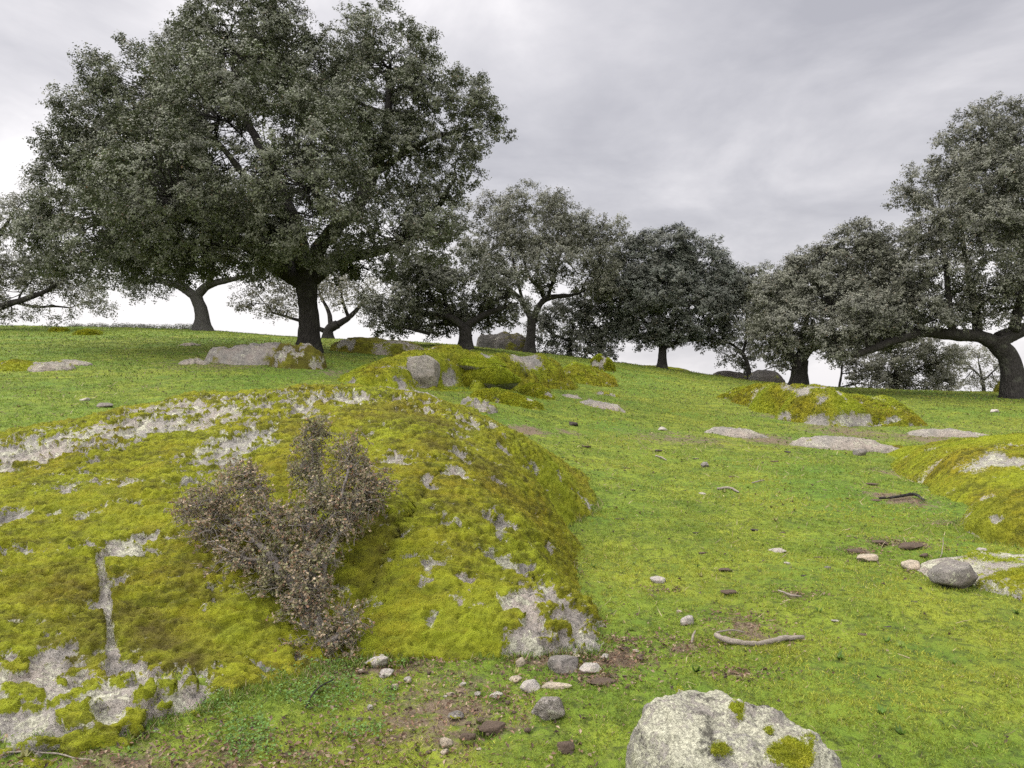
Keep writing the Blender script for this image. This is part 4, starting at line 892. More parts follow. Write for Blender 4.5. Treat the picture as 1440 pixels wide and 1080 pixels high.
def build_grass():
    mb = MB()
    def zone(y0, y1, n, h, w, seg, umax=.78, clump=1.0):
        y = np.sqrt(rng.uniform(y0 * y0, y1 * y1, n)); x = rng.uniform(-umax, umax, n) * y
        p = np.stack([x, y, x * 0], 1)
        d1 = fbm(p * 1.3, 3, 101); d2 = perlin(p * (9 if y1 < 9 else 4), 102)
        so = soil_at(x, y)
        pr = np.clip(.66 + .7 * d1 + 1.1 * d2 * clump, .04, 1) * np.clip(1.12 - 1.25 * so, .04, 1)
        k = (rng.random(n) < pr); k[k] &= ~on_rock(x[k], y[k]); p, x, y, d1, d2, so = p[k], x[k], y[k], d1[k], d2[k], so[k]
        n = len(x); p[:, 2] = G(x, y) + micro(np.stack([x, y, x * 0], 1), so) - .002
        tall = 1 + 1.0 * sstep(.2, .8, perlin(np.stack([x, y, x * 0], 1) * 1.7, 103)) * (y < 9)
        d = nrm(np.stack([rng.normal(size=n) * .75, rng.normal(size=n) * .75, np.full(n, .8)], 1))
        L = h * rng.uniform(.45, 1.35, n) * tall * (1 - .4 * so)
        a = np.array([.118, .175, .018]); bb = np.array([.290, .300, .034]); c3 = np.array([.105, .175, .018])
        mixn = sstep(-.6, .6, fbm(np.stack([x, y, x * 0], 1) * .8, 3, 104) + .8 * rng.normal(size=n) * .4)[:, None]
        c = a * (1 - mixn) + bb * mixn
        lush = sstep(.0, .6, perlin(np.stack([x, y, x * 0], 1) * .55, 105))[:, None] * .6; c = c * (1 - lush) + c3 * lush
        left = sstep(-.05, -.45, x / y)[:, None] * sstep(7, 10, y)[:, None] * .45; c = c * (1 - left) + np.array([.105, .190, .018]) * left
        straw = rng.random(n) < (.05 + .25 * so); c[straw] = np.array([.30, .24, .12]) * rng.uniform(.6, 1.2, (straw.sum(), 1))
        far = sstep(7, 16, y)[:, None]; c = c * (1 - .16 * far) + .006 * far
        c = c * rng.uniform(.6, 1.3, (n, 1))
        blades(mb, p, d, L, w * rng.uniform(.7, 1.3, n), c, .5, seg)
    zone(2.2, 4.6, 170000, .021, .0032, True)
    zone(4.6, 8.0, 260000, .023, .0050, False)
    zone(8.0, 15., 240000, .030, .009, False)
    zone(15., 26., 170000, .040, .018, False)
    zone(26., 46., 130000, .055, .034, False)
    def fringe(x, y, L, dens=1.0):
        k = np.hypot(x, y) > 2.0; x, y = x[k], y[k]; k = perlin(np.stack([x, y, x * 0], 1) * 2.3, 107) > -.25 / dens; x, y = x[k], y[k]; n = len(x)
        d = nrm(np.stack([rng.normal(size=n) * .5, rng.normal(size=n) * .5, np.full(n, .9)], 1)); c = np.array([[.10, .165, .02], [.17, .21, .03], [.30, .25, .13]])[rng.choice(3, n, p=[.5, .37, .13])] * rng.uniform(.6, 1.2, (n, 1))
        blades(mb, np.stack([x, y, G(x, y) - .01], 1), d, L * rng.uniform(.5, 1.3, n), .0022 + .0006 * y, c, .5, True)
    for (cx, cy, a, b, rot) in ROCKS:
        if cy > 9: continue
        n = int(900 * (a + b)); t = rng.uniform(0, 6.283, n); r = rng.uniform(.93, 1.12, n); lx, ly = a * r * np.cos(t), b * r * np.sin(t)
        fringe(cx + lx * math.cos(rot) - ly * math.sin(rot), cy + lx * math.sin(rot) + ly * math.cos(rot), min(.055, .02 + .1 * a))
    n = 9000; t = rng.uniform(0, len(_B) - 1.001, n); i = t.astype(int); q = _B[i] * (1 - (t - i))[:, None] + _B[i + 1] * (t - i)[:, None] + rng.normal(size=(n, 3)) * .04
    fringe(q[:, 0], q[:, 1], .05)
    n = 1500; y = np.sqrt(rng.uniform(9, 14 ** 2, n)); x = rng.uniform(-.75, .75, n) * y; k = ~on_rock(x, y); x, y = x[k], y[k]; n = len(x)
    d = nrm(np.stack([rng.normal(size=n), rng.normal(size=n), rng.uniform(.1, .9, n)], 1)); blades(mb, np.stack([x, y, G(x, y)], 1), d, rng.uniform(.04, .13, n), .0022 + .0006 * y, np.array([.34, .28, .16]) * rng.uniform(.6, 1.2, (n, 1)), .3, True)
    o = mb.build('grass', MAT['blade']); tag(o, 'short grazed grass with yellow-green and straw blades', 'grass', None, 'stuff')
    # broad-leaved clover and nettle seedlings at the foot of the boulder
    n = 9000; x = rng.uniform(-1.55, -.55, n); y = rng.uniform(3.0, 4.0, n)
    den = perlin(np.stack([x, y, x * 0], 1) * 4, 110); k = (rng.random(n) < sstep(-.25, .4, den)); k[k] &= ~on_rock(x[k], y[k]); x, y = x[k], y[k]; n = len(x)
    pos = np.stack([x, y, G(x, y) + rng.uniform(.008, .03, n)], 1)
    N = nrm(np.stack([rng.normal(size=n) * .5, rng.normal(size=n) * .5, np.ones(n)], 1))
    mb = MB(); leaves(mb, pos, N, rng.uniform(.008, .018, n), rng.uniform(.006, .013, n), np.array([.090, .165, .030]) * rng.uniform(.55, 1.4, (n, 1)))
    tag(mb.build('clover', MAT['blade']), 'small fresh green seedlings carpeting the soil below the shrub', 'ground cover', None, 'stuff')
    mb = MB(); m = 900; y = np.sqrt(rng.uniform(9, 18 ** 2, m)); x = rng.uniform(-.74, .74, m) * y; k = (~on_rock(x, y, 1.3)) & (perlin(np.stack([x, y, x * 0], 1) * .8, 113) > -.1); x, y = x[k], y[k]; m = len(x)
    nb = 9; idx = np.repeat(np.arange(m), nb); c0 = np.stack([x, y, G(x, y) + .006], 1)[idx]; a = rng.uniform(0, 6.283, m * nb); r0 = rng.uniform(.5, 1.4, m)[idx]
    d = nrm(np.stack([np.cos(a), np.sin(a), rng.uniform(.15, .7, m * nb)], 1)); col = (np.array([[.085, .150, .022], [.13, .175, .030], [.20, .19, .06]])[rng.integers(0, 3, m)])[idx] * rng.uniform(.6, 1.3, (m * nb, 1))
    blades(mb, c0, d, .035 * r0 * rng.uniform(.6, 1.2, m * nb), .014 * r0, col, -.4, True, side=nrm(np.stack([-np.sin(a), np.cos(a), a * 0], 1)))
    tag(mb.build('weeds', MAT['blade']), 'low leafy rosettes of weeds dotted through the turf', 'weeds', None, 'stuff')
    # fallen oak leaves, crumbs of bark and soil
    mb = MB()
    for (px, py, r, kk, v) in SOIL:
        if py < 640: continue
        b = gp(px, py); m = int(900 * v * (r / 100) * min(1, 4 / b[1]) ** .5); rx = r / F * b[1] * .8; ry = rx * kk
        x = b[0] + rng.normal(size=m) * rx; y = b[1] + rng.normal(size=m) * ry
        k = (np.abs(x / y) < .9) & (y > 2.2); k[k] &= ~on_rock(x[k], y[k]); x, y = x[k], y[k]; m = len(x)
        pos = np.stack([x, y, G(x, y) + rng.uniform(.002, .014, m)], 1); N = nrm(np.stack([rng.normal(size=m) * .5, rng.normal(size=m) * .5, np.ones(m)], 1))
        pal = np.array([[.10, .06, .035], [.17, .11, .065], [.27, .20, .13], [.055, .036, .024], [.20, .12, .075]])
        leaves(mb, pos, N, rng.uniform(.010, .032, m), rng.uniform(.006, .018, m), pal[rng.integers(0, 5, m)] * rng.uniform(.7, 1.2, (m, 1)), .3)
    # dark crumbs scattered over the whole meadow
    m = 5200; y = np.sqrt(rng.uniform(9, 30 ** 2, m)); x = rng.uniform(-.75, .75, m) * y; k = ~on_rock(x, y); x, y = x[k], y[k]; m = len(x)
    pos = np.stack([x, y, G(x, y) + .012], 1); N = nrm(rng.normal(size=(m, 3)) * .5 + np.array([0, 0, 1]))
    leaves(mb, pos, N, rng.uniform(.012, .03, m) * (1 + y * .06), rng.uniform(.01, .02, m) * (1 + y * .06), np.array([.06, .042, .026]) * rng.uniform(.5, 1.8, (m, 1)), .4)
    tag(mb.build('leaf_litter', MAT['blade']), 'brown fallen leaves and crumbs of soil on the bare patches', 'leaf litter', None, 'stuff')

SOILW = []
def prep_soil():
    for (px, py, r, kk, v) in SOIL:
        b = gp(px, py); rx = r / F * b[1]; SOILW.append((b[0], b[1], rx, rx * kk, v))

# ------------------------------------------------------------------ rocks and small things
def at(px, py, dy=0): g = gp(px, py); return g[0], g[1] + dy

def build_rocks():
    # the lichen boulder by the lower edge
    mound('lichen_boulder', 'pale lichen-crusted boulder with a few moss cushions at the bottom of the picture', .785, 2.66, .385, .36, .34, rot=-.12, p=5.5, e=.42, moss=-.1, tilt=(-.26, .04), mat='lichen', nr=110, nt=320, seed=3, wob=.08, rough=.055,
          spots_=[(1110, 1062, 34, 1.2), (1012, 1054, 13, 1.1), (1036, 1000, 12, .9), (958, 968, 9, 1.0), (1080, 1028, 8, .9), (1145, 990, 10, .8), (1040, 1012, 7, .9)], cush=15, cd=.016, fuzz=9000, fsize=.8)
    # the outcrop in the middle distance
    relief('mossy_outcrop', 'long low mossy whaleback outcrop behind the domed boulder and below the V-forked oak',
           [(488, 538, 532), (515, 545, 519), (550, 547, 509), (600, 548, 500), (650, 549, 496), (700, 549, 497), (740, 549, 500), (775, 547, 506), (805, 538, 513), (826, 525, 521)], 1.9, 3.3, 5,
           [(735, 500, 26, 0.05), (750, 508, 15, .1), (632, 534, 14, .1), (775, 534, 10, .2), (690, 498, 12, .3)], 34000, ledge=.20, dents=[(640, 531, 24, 1.2), (594, 532, 18, .3), (735, 524, 9, .4), (530, 536, 16, .3), (790, 528, 8, .3)])
    hull_stone('mossy_boulder', 'rounded moss-capped boulder lying in front of the whaleback outcrop', 691, 551, 94, .42, 'rockfar', 71, 'mossy boulders of the middle outcrop', -.12, 'boulder', moss=1.05, dm=.6, sharp=.5, sink=.12, fuzz=7000, cu=.05)
    hull_stone('mossy_boulder', 'mossy cap of rock roofing the dark hollow beside the pale broken block', 652, 543, 120, .26, 'rockfar', 72, 'mossy boulders of the middle outcrop', -.05, 'boulder', moss=1.25, dm=.8, sharp=.6, sink=.1, fuzz=8000, lift=.36, back=.35, cu=.05)
    x, y = at(712, 569, .3); mound('mossy_slab', 'low flat mossy slab at the foot of the moss-capped boulder', x, y, .75, .35, .22, rot=-.1, moss=.85, seed=8, cush=4, cd=.05, fuzz=5000, fsize=1.2, group='mossy boulders of the middle outcrop', spots_=[(745, 562, 8, 0)], nt=120)
    x, y = at(755, 560, .35); mound('mossy_slab', 'small mossy tongue of rock right of the flat mossy slab', x, y, .40, .34, .26, rot=-.5, moss=.9, seed=9, cush=4, cd=.05, fuzz=3000, fsize=1.2, group='mossy boulders of the middle outcrop', spots_=[(772, 556, 6, 0)], nt=100)
    o = hull_stone('split_block', 'pale pinkish block with a flat broken face in the mossy whaleback', 594, 546, 60, .95, 'slab', 21, None, .10, 'rock', dm=.7, sharp=2.6, sink=.08, face=[(-.15, -1, .12, .5), (1, -.2, .05, .62), (-.1, .1, 1, .62), (-.8, -.3, .5, .75)])
    x, y = at(530, 500, .8); mound('grey_slab', 'long low grey slab with a dark front edge behind the mossy shoulder', x, y, 1.5, .6, .45, rot=.05, p=5, e=.5, moss=.7, dry_shade=.4, seed=13, mat='rockfar', wob=.12, cush=3, nt=120)
    x, y = at(848, 521, .3); mound('mossy_boulder', 'small upright mossy boulder alone on the crest beside the gap of sky', x, y, .46, .4, .52, rot=.2, p=2.2, e=.6, moss=.75, seed=14, cush=4, cd=.05, fuzz=3500, fsize=1.3, nt=100, spots_=[(838, 512, 8, .1), (850, 503, 6, .2)])
    # around the tallest oak
    x, y = at(350, 512, .6); mound('bare_slab', 'bare grey-pink slab of cracked rock left of the tallest trunk', x, y, 1.25, .8, .36, rot=-.12, p=4.5, e=.5, moss=.22, mat='greystone', seed=15, steps=.6, nt=160, rough=.35, wob=.22, dry_shade=.5)
    x, y = at(415, 518, .3); mound('mossy_boulder', 'dark mossy boulder at the foot of the tallest trunk', x, y, .62, .4, .42, rot=.1, p=3.5, e=.5, moss=.6, seed=16, steps=.7, nt=130, cush=4, cd=.05, rough=.4, dry_shade=.75)
    x, y = at(270, 512, .2); mound('bare_slab', 'thin grey slab flush with the turf left of the cracked slab', x, y, .34, .25, .10, moss=.1, mat='slab', seed=17, nt=80, nr=30)
    x, y = at(45, 524, .6); mound('bare_slab', 'low bare slab at the left edge of the meadow', x, y, .55, .5, .16, rot=-.3, moss=.25, mat='slab', seed=18, nt=80, nr=30)
    x, y = at(85, 516, .5); mound('bare_slab', 'narrow tail of bare rock beside the low slab at the left edge', x, y, .55, .16, .10, rot=-.25, moss=.05, mat='slab', seed=19, nt=80, nr=30)
    x, y = at(0, 522, .5); mound('mossy_slab', 'yellow-green mossy swell at the left edge behind the domed boulder', x, y, .6, .5, .16, moss=.95, seed=20, cush=4, cd=.03, fuzz=2500, nt=80, nr=30)
    x, y = at(125, 471); mound('mossy_slab', 'bright mossy hump far up the left meadow', x, y, .45, .6, .16, moss=1.0, seed=22, cush=3, cd=.05, fuzz=1800, fsize=1.6, nt=70, nr=24)
    x, y = at(82, 466); mound('mossy_slab', 'small dull mossy hump near the left skyline', x, y, .3, .5, .10, moss=.9, seed=23, cush=3, cd=.05, fuzz=900, fsize=1.6, nt=60, nr=20)
    x, y = at(268, 486); mound('bare_slab', 'little sunken pale slab far up the left meadow', x, y, .34, .4, .08, moss=.05, mat='slab', seed=24, nt=60, nr=20)
    # small ledges right behind the big boulder
    x, y = at(580, 561, .2); mound('bare_slab', 'smooth pale slab just behind the top of the domed boulder', x, y, .52, .38, .14, rot=-.1, moss=0, mat='slab', seed=25, nt=90, nr=30)
    x, y = at(672, 580, .2); mound('bare_slab', 'small lichen-grey ledge behind the right shoulder of the domed boulder', x, y, .34, .22, .18, rot=-.1, moss=.4, seed=26, nt=80, nr=30, rough=.25)
    x, y = at(540, 553, .2); mound('bare_slab', 'pale flat patch of rock between the domed boulder and the mossy shoulder', x, y, .5, .25, .10, moss=.2, seed=27, nt=80, nr=30)
    x, y = at(848, 574, .2); mound('bare_slab', 'flat pale outcrop with a pointed right end in the meadow', x, y, .52, .38, .13, rot=-.35, moss=.03, mat='slab', seed=28, nt=100, nr=30)
    x, y = at(804, 559, .1); mound('bare_slab', 'small grey slab just left of the pointed flat outcrop', x, y, .26, .2, .06, moss=.0, mat='slab', seed=29, nt=70, nr=24)
    x, y = at(853, 556, .1); mound('bare_slab', 'thin mossy strip of rock above the pointed flat outcrop', x, y, .34, .16, .07, moss=.4, seed=30, nt=70, nr=24)
    x, y = at(940, 519, .3); mound('mossy_slab', 'low mossy lip of rock on the crest below the round-crowned oak', x, y, 1.3, .5, .16, moss=.6, seed=31, nt=90, nr=30, cush=3, cd=.05)
    # the outcrop on the right
    relief('mossy_outcrop', 'streaked mossy hump of rock in the right meadow in front of the long limb',
           [(1022, 561, 555), (1045, 570, 545), (1085, 582, 538), (1125, 594, 540), (1165, 599, 548), (1205, 599, 558), (1245, 599, 566), (1275, 599, 579), (1294, 599, 594)], 1.7, 3.0, 33,
           [(1130, 553, 13, .25), (1158, 562, 10, .3), (1190, 594, 18, 0), (1150, 598, 20, .1), (1110, 547, 14, .3), (1257, 590, 12, 0), (1215, 590, 9, .1), (1235, 597, 10, .2)], 30000, ledge=.10, dents=[(1232, 590, 7, .3), (1085, 570, 6, .15), (1140, 578, 6, .12)])
    x, y = at(1040, 614, .3); mound('bare_slab', 'pale flat slab in the turf left of the bare track', x, y, .52, .42, .12, rot=-.5, moss=0, mat='slab', seed=35, nt=100, nr=30, steps=.2)
    x, y = at(1200, 634, .4); mound('bare_slab', 'broad pale slab with a broken notch on its front edge', x, y, .86, .48, .20, rot=-.25, moss=0, mat='slab', seed=36, nt=130, nr=40, rough=.2)
    x, y = at(1335, 613, .2); mound('bare_slab', 'long thin pinkish slab above the big moss bank at the right', x, y, .95, .38, .12, rot=-.08, moss=0, mat='slab', seed=37, nt=110, nr=30)
    relief('moss_bank', 'thick golden-green moss bank on the rock at the right edge',
           [(1254, 642, 639), (1285, 676, 630), (1325, 698, 622), (1375, 715, 615), (1440, 724, 611), (1510, 734, 611), (1580, 740, 620), (1640, 738, 650)], 3.0, 4.6, 38,
           [(1398, 645, 16, .0), (1405, 640, 10, .1)], 90000, ledge=.02, st=.035, cush=6.5, cd=.07, mat='rock', cat='boulder', fs=.8, steep=1.0)
    mound('mossy_boulder', 'lower mossy boulder at the right edge above the bare crusty slab', 5.25, 7.05, 1.0, .8, .42, rot=-.3, p=2.6, e=.75, moss=.95, mat='rock', seed=39, nr=80, nt=220, cush=7, cd=.05, fuzz=22000, fsize=1.0, spots_=[(1368, 760, 14, 0), (1400, 733, 12, .1)], dry_shade=.15)
    mound('bare_slab', 'crusty grey slab dotted with moss cushions at the right edge', 4.05, 5.45, .95, .62, .12, rot=-.9, p=3, e=.7, moss=.34, mat='rock', seed=40, nr=80, nt=220, cush=9, cd=.035, fuzz=9000, wob=.2)
    # far dark rocks on the crest, tree shade darkened into their colour
    x, y = at(712, 486, .3); mound('mossy_boulder', 'dark squarish boulder in the shade between two forked oaks', x, y, 1.4, .9, .74, p=3.2, e=.5, moss=.35, mat='darkrock_shade', seed=41, nt=110, dry_shade=.8, rough=.2)  # dry term darkens this moss in place of shade
    mound('dark_boulder', 'dark flat-topped rock on the crest under the small leaning oak', *at(1036, 531, .6), .95, .6, .34, p=3, e=.6, moss=.1, mat='darkrock_shade', seed=42, nt=90, nr=30)
    mound('dark_boulder', 'dark rounded rock on the crest against the squat trunk', *at(1085, 537, .6), .85, .6, .56, p=2.6, e=.6, moss=.1, mat='darkrock_shade', seed=43, nt=90, nr=30)
    x, y = at(1436, 553, .3); mound('mossy_boulder', 'dim mossy rock at the foot of the big right-hand oak', x, y, .9, .6, .55, p=2.8, e=.6, moss=.7, seed=44, nt=100, nr=40, dry_shade=.4, fuzz=2500, fsize=1.4, rough=.25)

    # loose stones, left to right and front to back as the photo has them
    hull_stone('stone', 'dark grey angular stone standing on the turf before the crusty slab', 1352, 829, 72, .78, 'greystone', 3, None, .2, sharp=.8, dm=.8, sink=.1)
    hull_stone('stone', 'cream stone touching the dark angular stone', 1286, 801, 28, .6, 'cream', 4, None, .1, dm=.8)
    hull_stone('stone', 'pinkish flat-topped stone beside the brown clods', 1219, 790, 34, .5, 'cream', 5, None, .3, dm=.8, sharp=1.2)
    hull_stone('stone', 'whitish lumpy stone alone in the middle of the meadow', 929, 821, 23, .62, 'stone', 6, None, .0)
    hull_stone('stone', 'white pyramid-shaped stone above the curved stick', 968, 878, 24, .8, 'stone', 7, None, .6, sharp=1.3)
    hull_stone('stone', 'white oval stone lying flat in the open grass', 1096, 778, 24, .35, 'stone', 8, None, .0)
    hull_stone('stone', 'white rounded stone on bare soil right of the domed boulder foot', 829, 945, 34, .55, 'stone', 9, None, .1)
    hull_stone('stone', 'biggest wedge-shaped stone in the foreground soil', 772, 1014, 48, .85, 'slab', 10, None, .4, sharp=1.5, dm=.9, sink=.15)
    hull_stone('stone', 'white wedge touching the bone-like long stone', 743, 973, 30, .6, 'stone', 11, None, .35, sharp=1.3)
    hull_stone('stone', 'long bone-like pale stone lying on the foreground turf', 780, 971, 44, .26, 'cream', 12, None, -.18, dm=.32, sharp=.6)
    hull_stone('stone', 'pale stone speckled with lichen, set flush left of the white wedge', 698, 981, 20, .5, 'stone', 13, None, .2)
    hull_stone('stone', 'cream upright stone in the soil at the front', 626, 1052, 20, 1.0, 'cream', 14, None, .2)
    hull_stone('stone', 'tan rounded stone below the cream upright stone', 624, 1062, 14, .6, 'cream', 15)
    hull_stone('stone', 'pale stone with a mossy cap below the shrub', 530, 938, 34, .65, 'stone', 16, None, .2, moss=.35)
    hull_stone('stone', 'white egg-shaped stone below the mossy-capped one', 543, 953, 22, .5, 'stone', 17, None, .1)
    hull_stone('stone', 'small tan cube of stone at the foot of the moss wall', 731, 938, 14, 1.0, 'cream', 18, None, .3, sharp=1.6)
    hull_stone('stone', 'flat yellowish stone in the turf above the white wedge', 723, 959, 17, .4, 'cream', 19)
    hull_stone('stone', 'grey mossy stone half sunk in the soil at the front', 640, 1012, 24, .5, 'greystone', 20, None, .1, moss=.3)
    hull_stone('stone', 'brown-grey block leaning on the right foot of the domed boulder', 795, 945, 40, .8, 'greystone', 22, None, .5, sharp=1.4)
    hull_stone('stone', 'dark chip of slate in the grass at the foot of the bare left flank', 220, 1031, 16, .4, 'greystone', 23, None, .3, sharp=1.4)
    hull_stone('stone', 'small white stone in the far meadow left of the track slab', 932, 606, 14, .5, 'stone', 24)
    hull_stone('stone', 'grey rough stone in the meadow above the short twig', 993, 657, 13, .6, 'greystone', 25)
    hull_stone('stone', 'pale flat stone left of the short twig', 989, 696, 11, .35, 'stone', 26)
    hull_stone('stone', 'tiny dark pebble in the grass below the white oval stone', 1164, 800, 10, .5, 'greystone', 27)
    hull_stone('stone', 'dark shard leaning on the front notch of the broad pale slab', 1212, 641, 16, .8, 'greystone', 28, None, .6, sharp=1.6)
    hull_stone('stone', 'pale stone near the right skyline in front of the limb', 1400, 580, 13, .5, 'stone', 29)
    hull_stone('stone', 'pale stone at the corner of the lower mossy boulder', 1382, 777, 14, .7, 'stone', 30)
    hull_stone('stone', 'white stone on the turf below the moss bank of the left meadow', 120, 564, 14, .5, 'stone', 31)
    hull_stone('stone', 'brown stone just behind the left shoulder of the domed boulder', 146, 573, 22, .5, 'greystone', 32)
    # clods of dung and earth
    hull_stone('clod', 'largest dark brown clod near the right edge', 1283, 772, 38, .35, 'clod', 50, None, .1, 'clod', dm=.8)
    hull_stone('clod', 'flat brown clod left of the largest one', 1240, 765, 30, .25, 'clod', 51, None, .1, 'clod', dm=.7)
    hull_stone('clod', 'reddish crumbled clod behind the pinkish flat-topped stone', 1205, 778, 28, .3, 'clod', 52, None, .1, 'clod', dm=.7)
    hull_stone('clod', 'small clod below the largest one', 1301, 784, 14, .5, 'clod', 53, None, .1, 'clod')
    hull_stone('clod', 'black lump in the far meadow behind the domed boulder', 807, 599, 13, .5, 'blackish', 54, None, 0, 'clod')
    hull_stone('clod', 'dark brown lump in the grass below the black lump', 824, 630, 14, .35, 'clod', 55, None, 0, 'clod')
    hull_stone('clod', 'dark square clod in the foreground turf left of the lichen boulder', 794, 1058, 26, .55, 'clod', 56, None, .2, 'clod', sharp=1.3)
    hull_stone('clod', 'crumbling brown clod beside the cream upright stone', 660, 1040, 24, .5, 'clod', 57, None, .2, 'clod')
    hull_stone('clod', 'brown clod between the wedge-shaped stone and the soil patch', 690, 1030, 40, .3, 'clod', 58, None, .1, 'clod', dm=.7)
    hull_stone('clod', 'pink-brown crumbled clod right of the white rounded stone', 848, 962, 44, .16, 'clod', 59, None, .1, 'clod', dm=.7)
    for k, (px, py, w) in enumerate([(926, 635, 12), (882, 659, 11), (910, 657, 7), (979, 646, 8), (1056, 647, 9), (1090, 650, 12), (1109, 637, 9), (1029, 671, 10), (1227, 682, 20), (1064, 747, 14), (1100, 750, 10), (988, 779, 12), (978, 750, 9),
                                     (1020, 804, 24), (1150, 785, 12), (1131, 811, 9), (1027, 836, 24), (917, 841, 22), (1245, 883, 20), (1213, 894, 16), (1232, 705, 18), (871, 731, 14), (890, 690, 8), (1180, 720, 9), (1290, 850, 14), (1160, 690, 8), (40, 570, 8), (200, 545, 8)]):
        hull_stone('clod', 'flat dark fleck of dry dung or earth pressed into the open turf', px, py, w, .22, 'clod' if k % 3 else 'blackish', 300 + k, 'dark flecks in the turf', None, 'clod', dm=.7)
    hull_stone('stone', 'tiny pale stone to the right of the white oval stone', 1107, 794, 9, .5, 'stone', 60)
    hull_stone('stone', 'tiny pale flat stone in the grass right of the curved stick', 1175, 875, 11, .4, 'stone', 61)
    hull_stone('stone', 'tiny pale stone left of the white pyramid-shaped stone', 956, 862, 9, .5, 'cream', 62)
    r = np.random.default_rng(77); k = 0
    while k < 46:                                              # pebbles and crumbs in the bare soil in front of the boulder
        px, py = r.uniform(470, 900), r.uniform(905, 1070)
        b = gp(px, py)
        if on_rock(np.array([b[0]]), np.array([b[1]]), 1.5)[0] or soil_at(np.array([b[0]]), np.array([b[1]]))[0] < .3: continue
        hull_stone('pebble', 'small pebble in the bare soil between the domed boulder and the lichen boulder', px, py, r.uniform(5, 12), r.uniform(.4, .8), r.choice(['stone', 'cream', 'clod', 'clod']), 200 + k, 'pebbles in the bare soil', None, 'pebble'); k += 1

def stick(name, label, pts, R, mat='wood', cat='stick', fork=None, group=None):
    P = np.array([gp(px, py) + np.array([0, 0, h]) for px, py, h in pts]); o0 = P[0].copy()
    mb = MB(); Q, RR = smooth_line(P, R, 8); Q = Q + .006 * np.stack([perlin(Q * 14, 401), perlin(Q * 14 + 3, 402), perlin(Q * 14 + 7, 403)], 1)
    tube(mb, Q - o0, RR, 12, (.5, .5, .5), .28, 1)
    if fork:
        P = np.array([gp(px, py) + np.array([0, 0, h]) for px, py, h in fork[0]]); Q, RR = smooth_line(P, fork[1], 6); tube(mb, Q - o0, RR, 8, (.5, .5, .5), .2, 2)
    o = mb.build(name, MAT[mat], smooth=True, origin=None); o.location = o0; tag(o, label, cat, group)

def build_sticks():
    stick('stick', 'thick grey curved stick lying in the grass, the largest one', [(1006, 901, .03), (1018, 906, .028), (1046, 910, .02), (1078, 909, .02), (1104, 904, .026), (1131, 903, .026)], [.012, .017, .014, .0135, .016, .010],
          fork=([(1008, 901, .045), (1028, 897, .045), (1047, 897, .03)], [.0055, .004, .003]))
    stick('stick', 'short bent twig in the middle of the meadow', [(1008, 690, .02), (1025, 689, .025), (1033, 692, .02), (1039, 694, .012)], [.014, .014, .013, .010])
    stick('stick', 'thin dark twig above the curved stick', [(1095, 834, .015), (1110, 841, .02), (1128, 843, .015)], [.006, .007, .004])
    stick('stick', 'small forked twig left of the grey rough stone', [(922, 643, .02), (930, 646, .03), (937, 649, .02)], [.012, .012, .008])
    stick('stick', 'pale twig right of the short bent one', [(1058, 681, .015), (1066, 679, .02), (1075, 677, .015)], [.009, .01, .007])
    stick('stick', 'broken branch lying dark on the grass under the moss bank', [(1236, 703, .02), (1262, 702, .03), (1285, 700, .04), (1300, 707, .03)], [.012, .016, .018, .01], 'bark')
    stick('stick', 'dry pale stalk standing at an angle near the largest clod', [(1322, 786, .0), (1326, 780, .06), (1326, 775, .12)], [.004, .003, .002])
    stick('stick', 'thin dead twig fallen on the seedlings below the shrub', [(430, 1000, .01), (445, 980, .03), (470, 965, .03)], [.004, .004, .003], 'bark')
    stick('stick', 'small pale stick pointing up beside the white pyramid-shaped stone', [(972, 905, .0), (975, 903, .03), (978, 900, .05)], [.006, .006, .004])
    stick('stick', 'straw-coloured stem lying flat along the bottom left corner', [(5, 1062, .01), (50, 1063, .015), (90, 1068, .01), (130, 1072, .01)], [.003, .003, .003, .002])

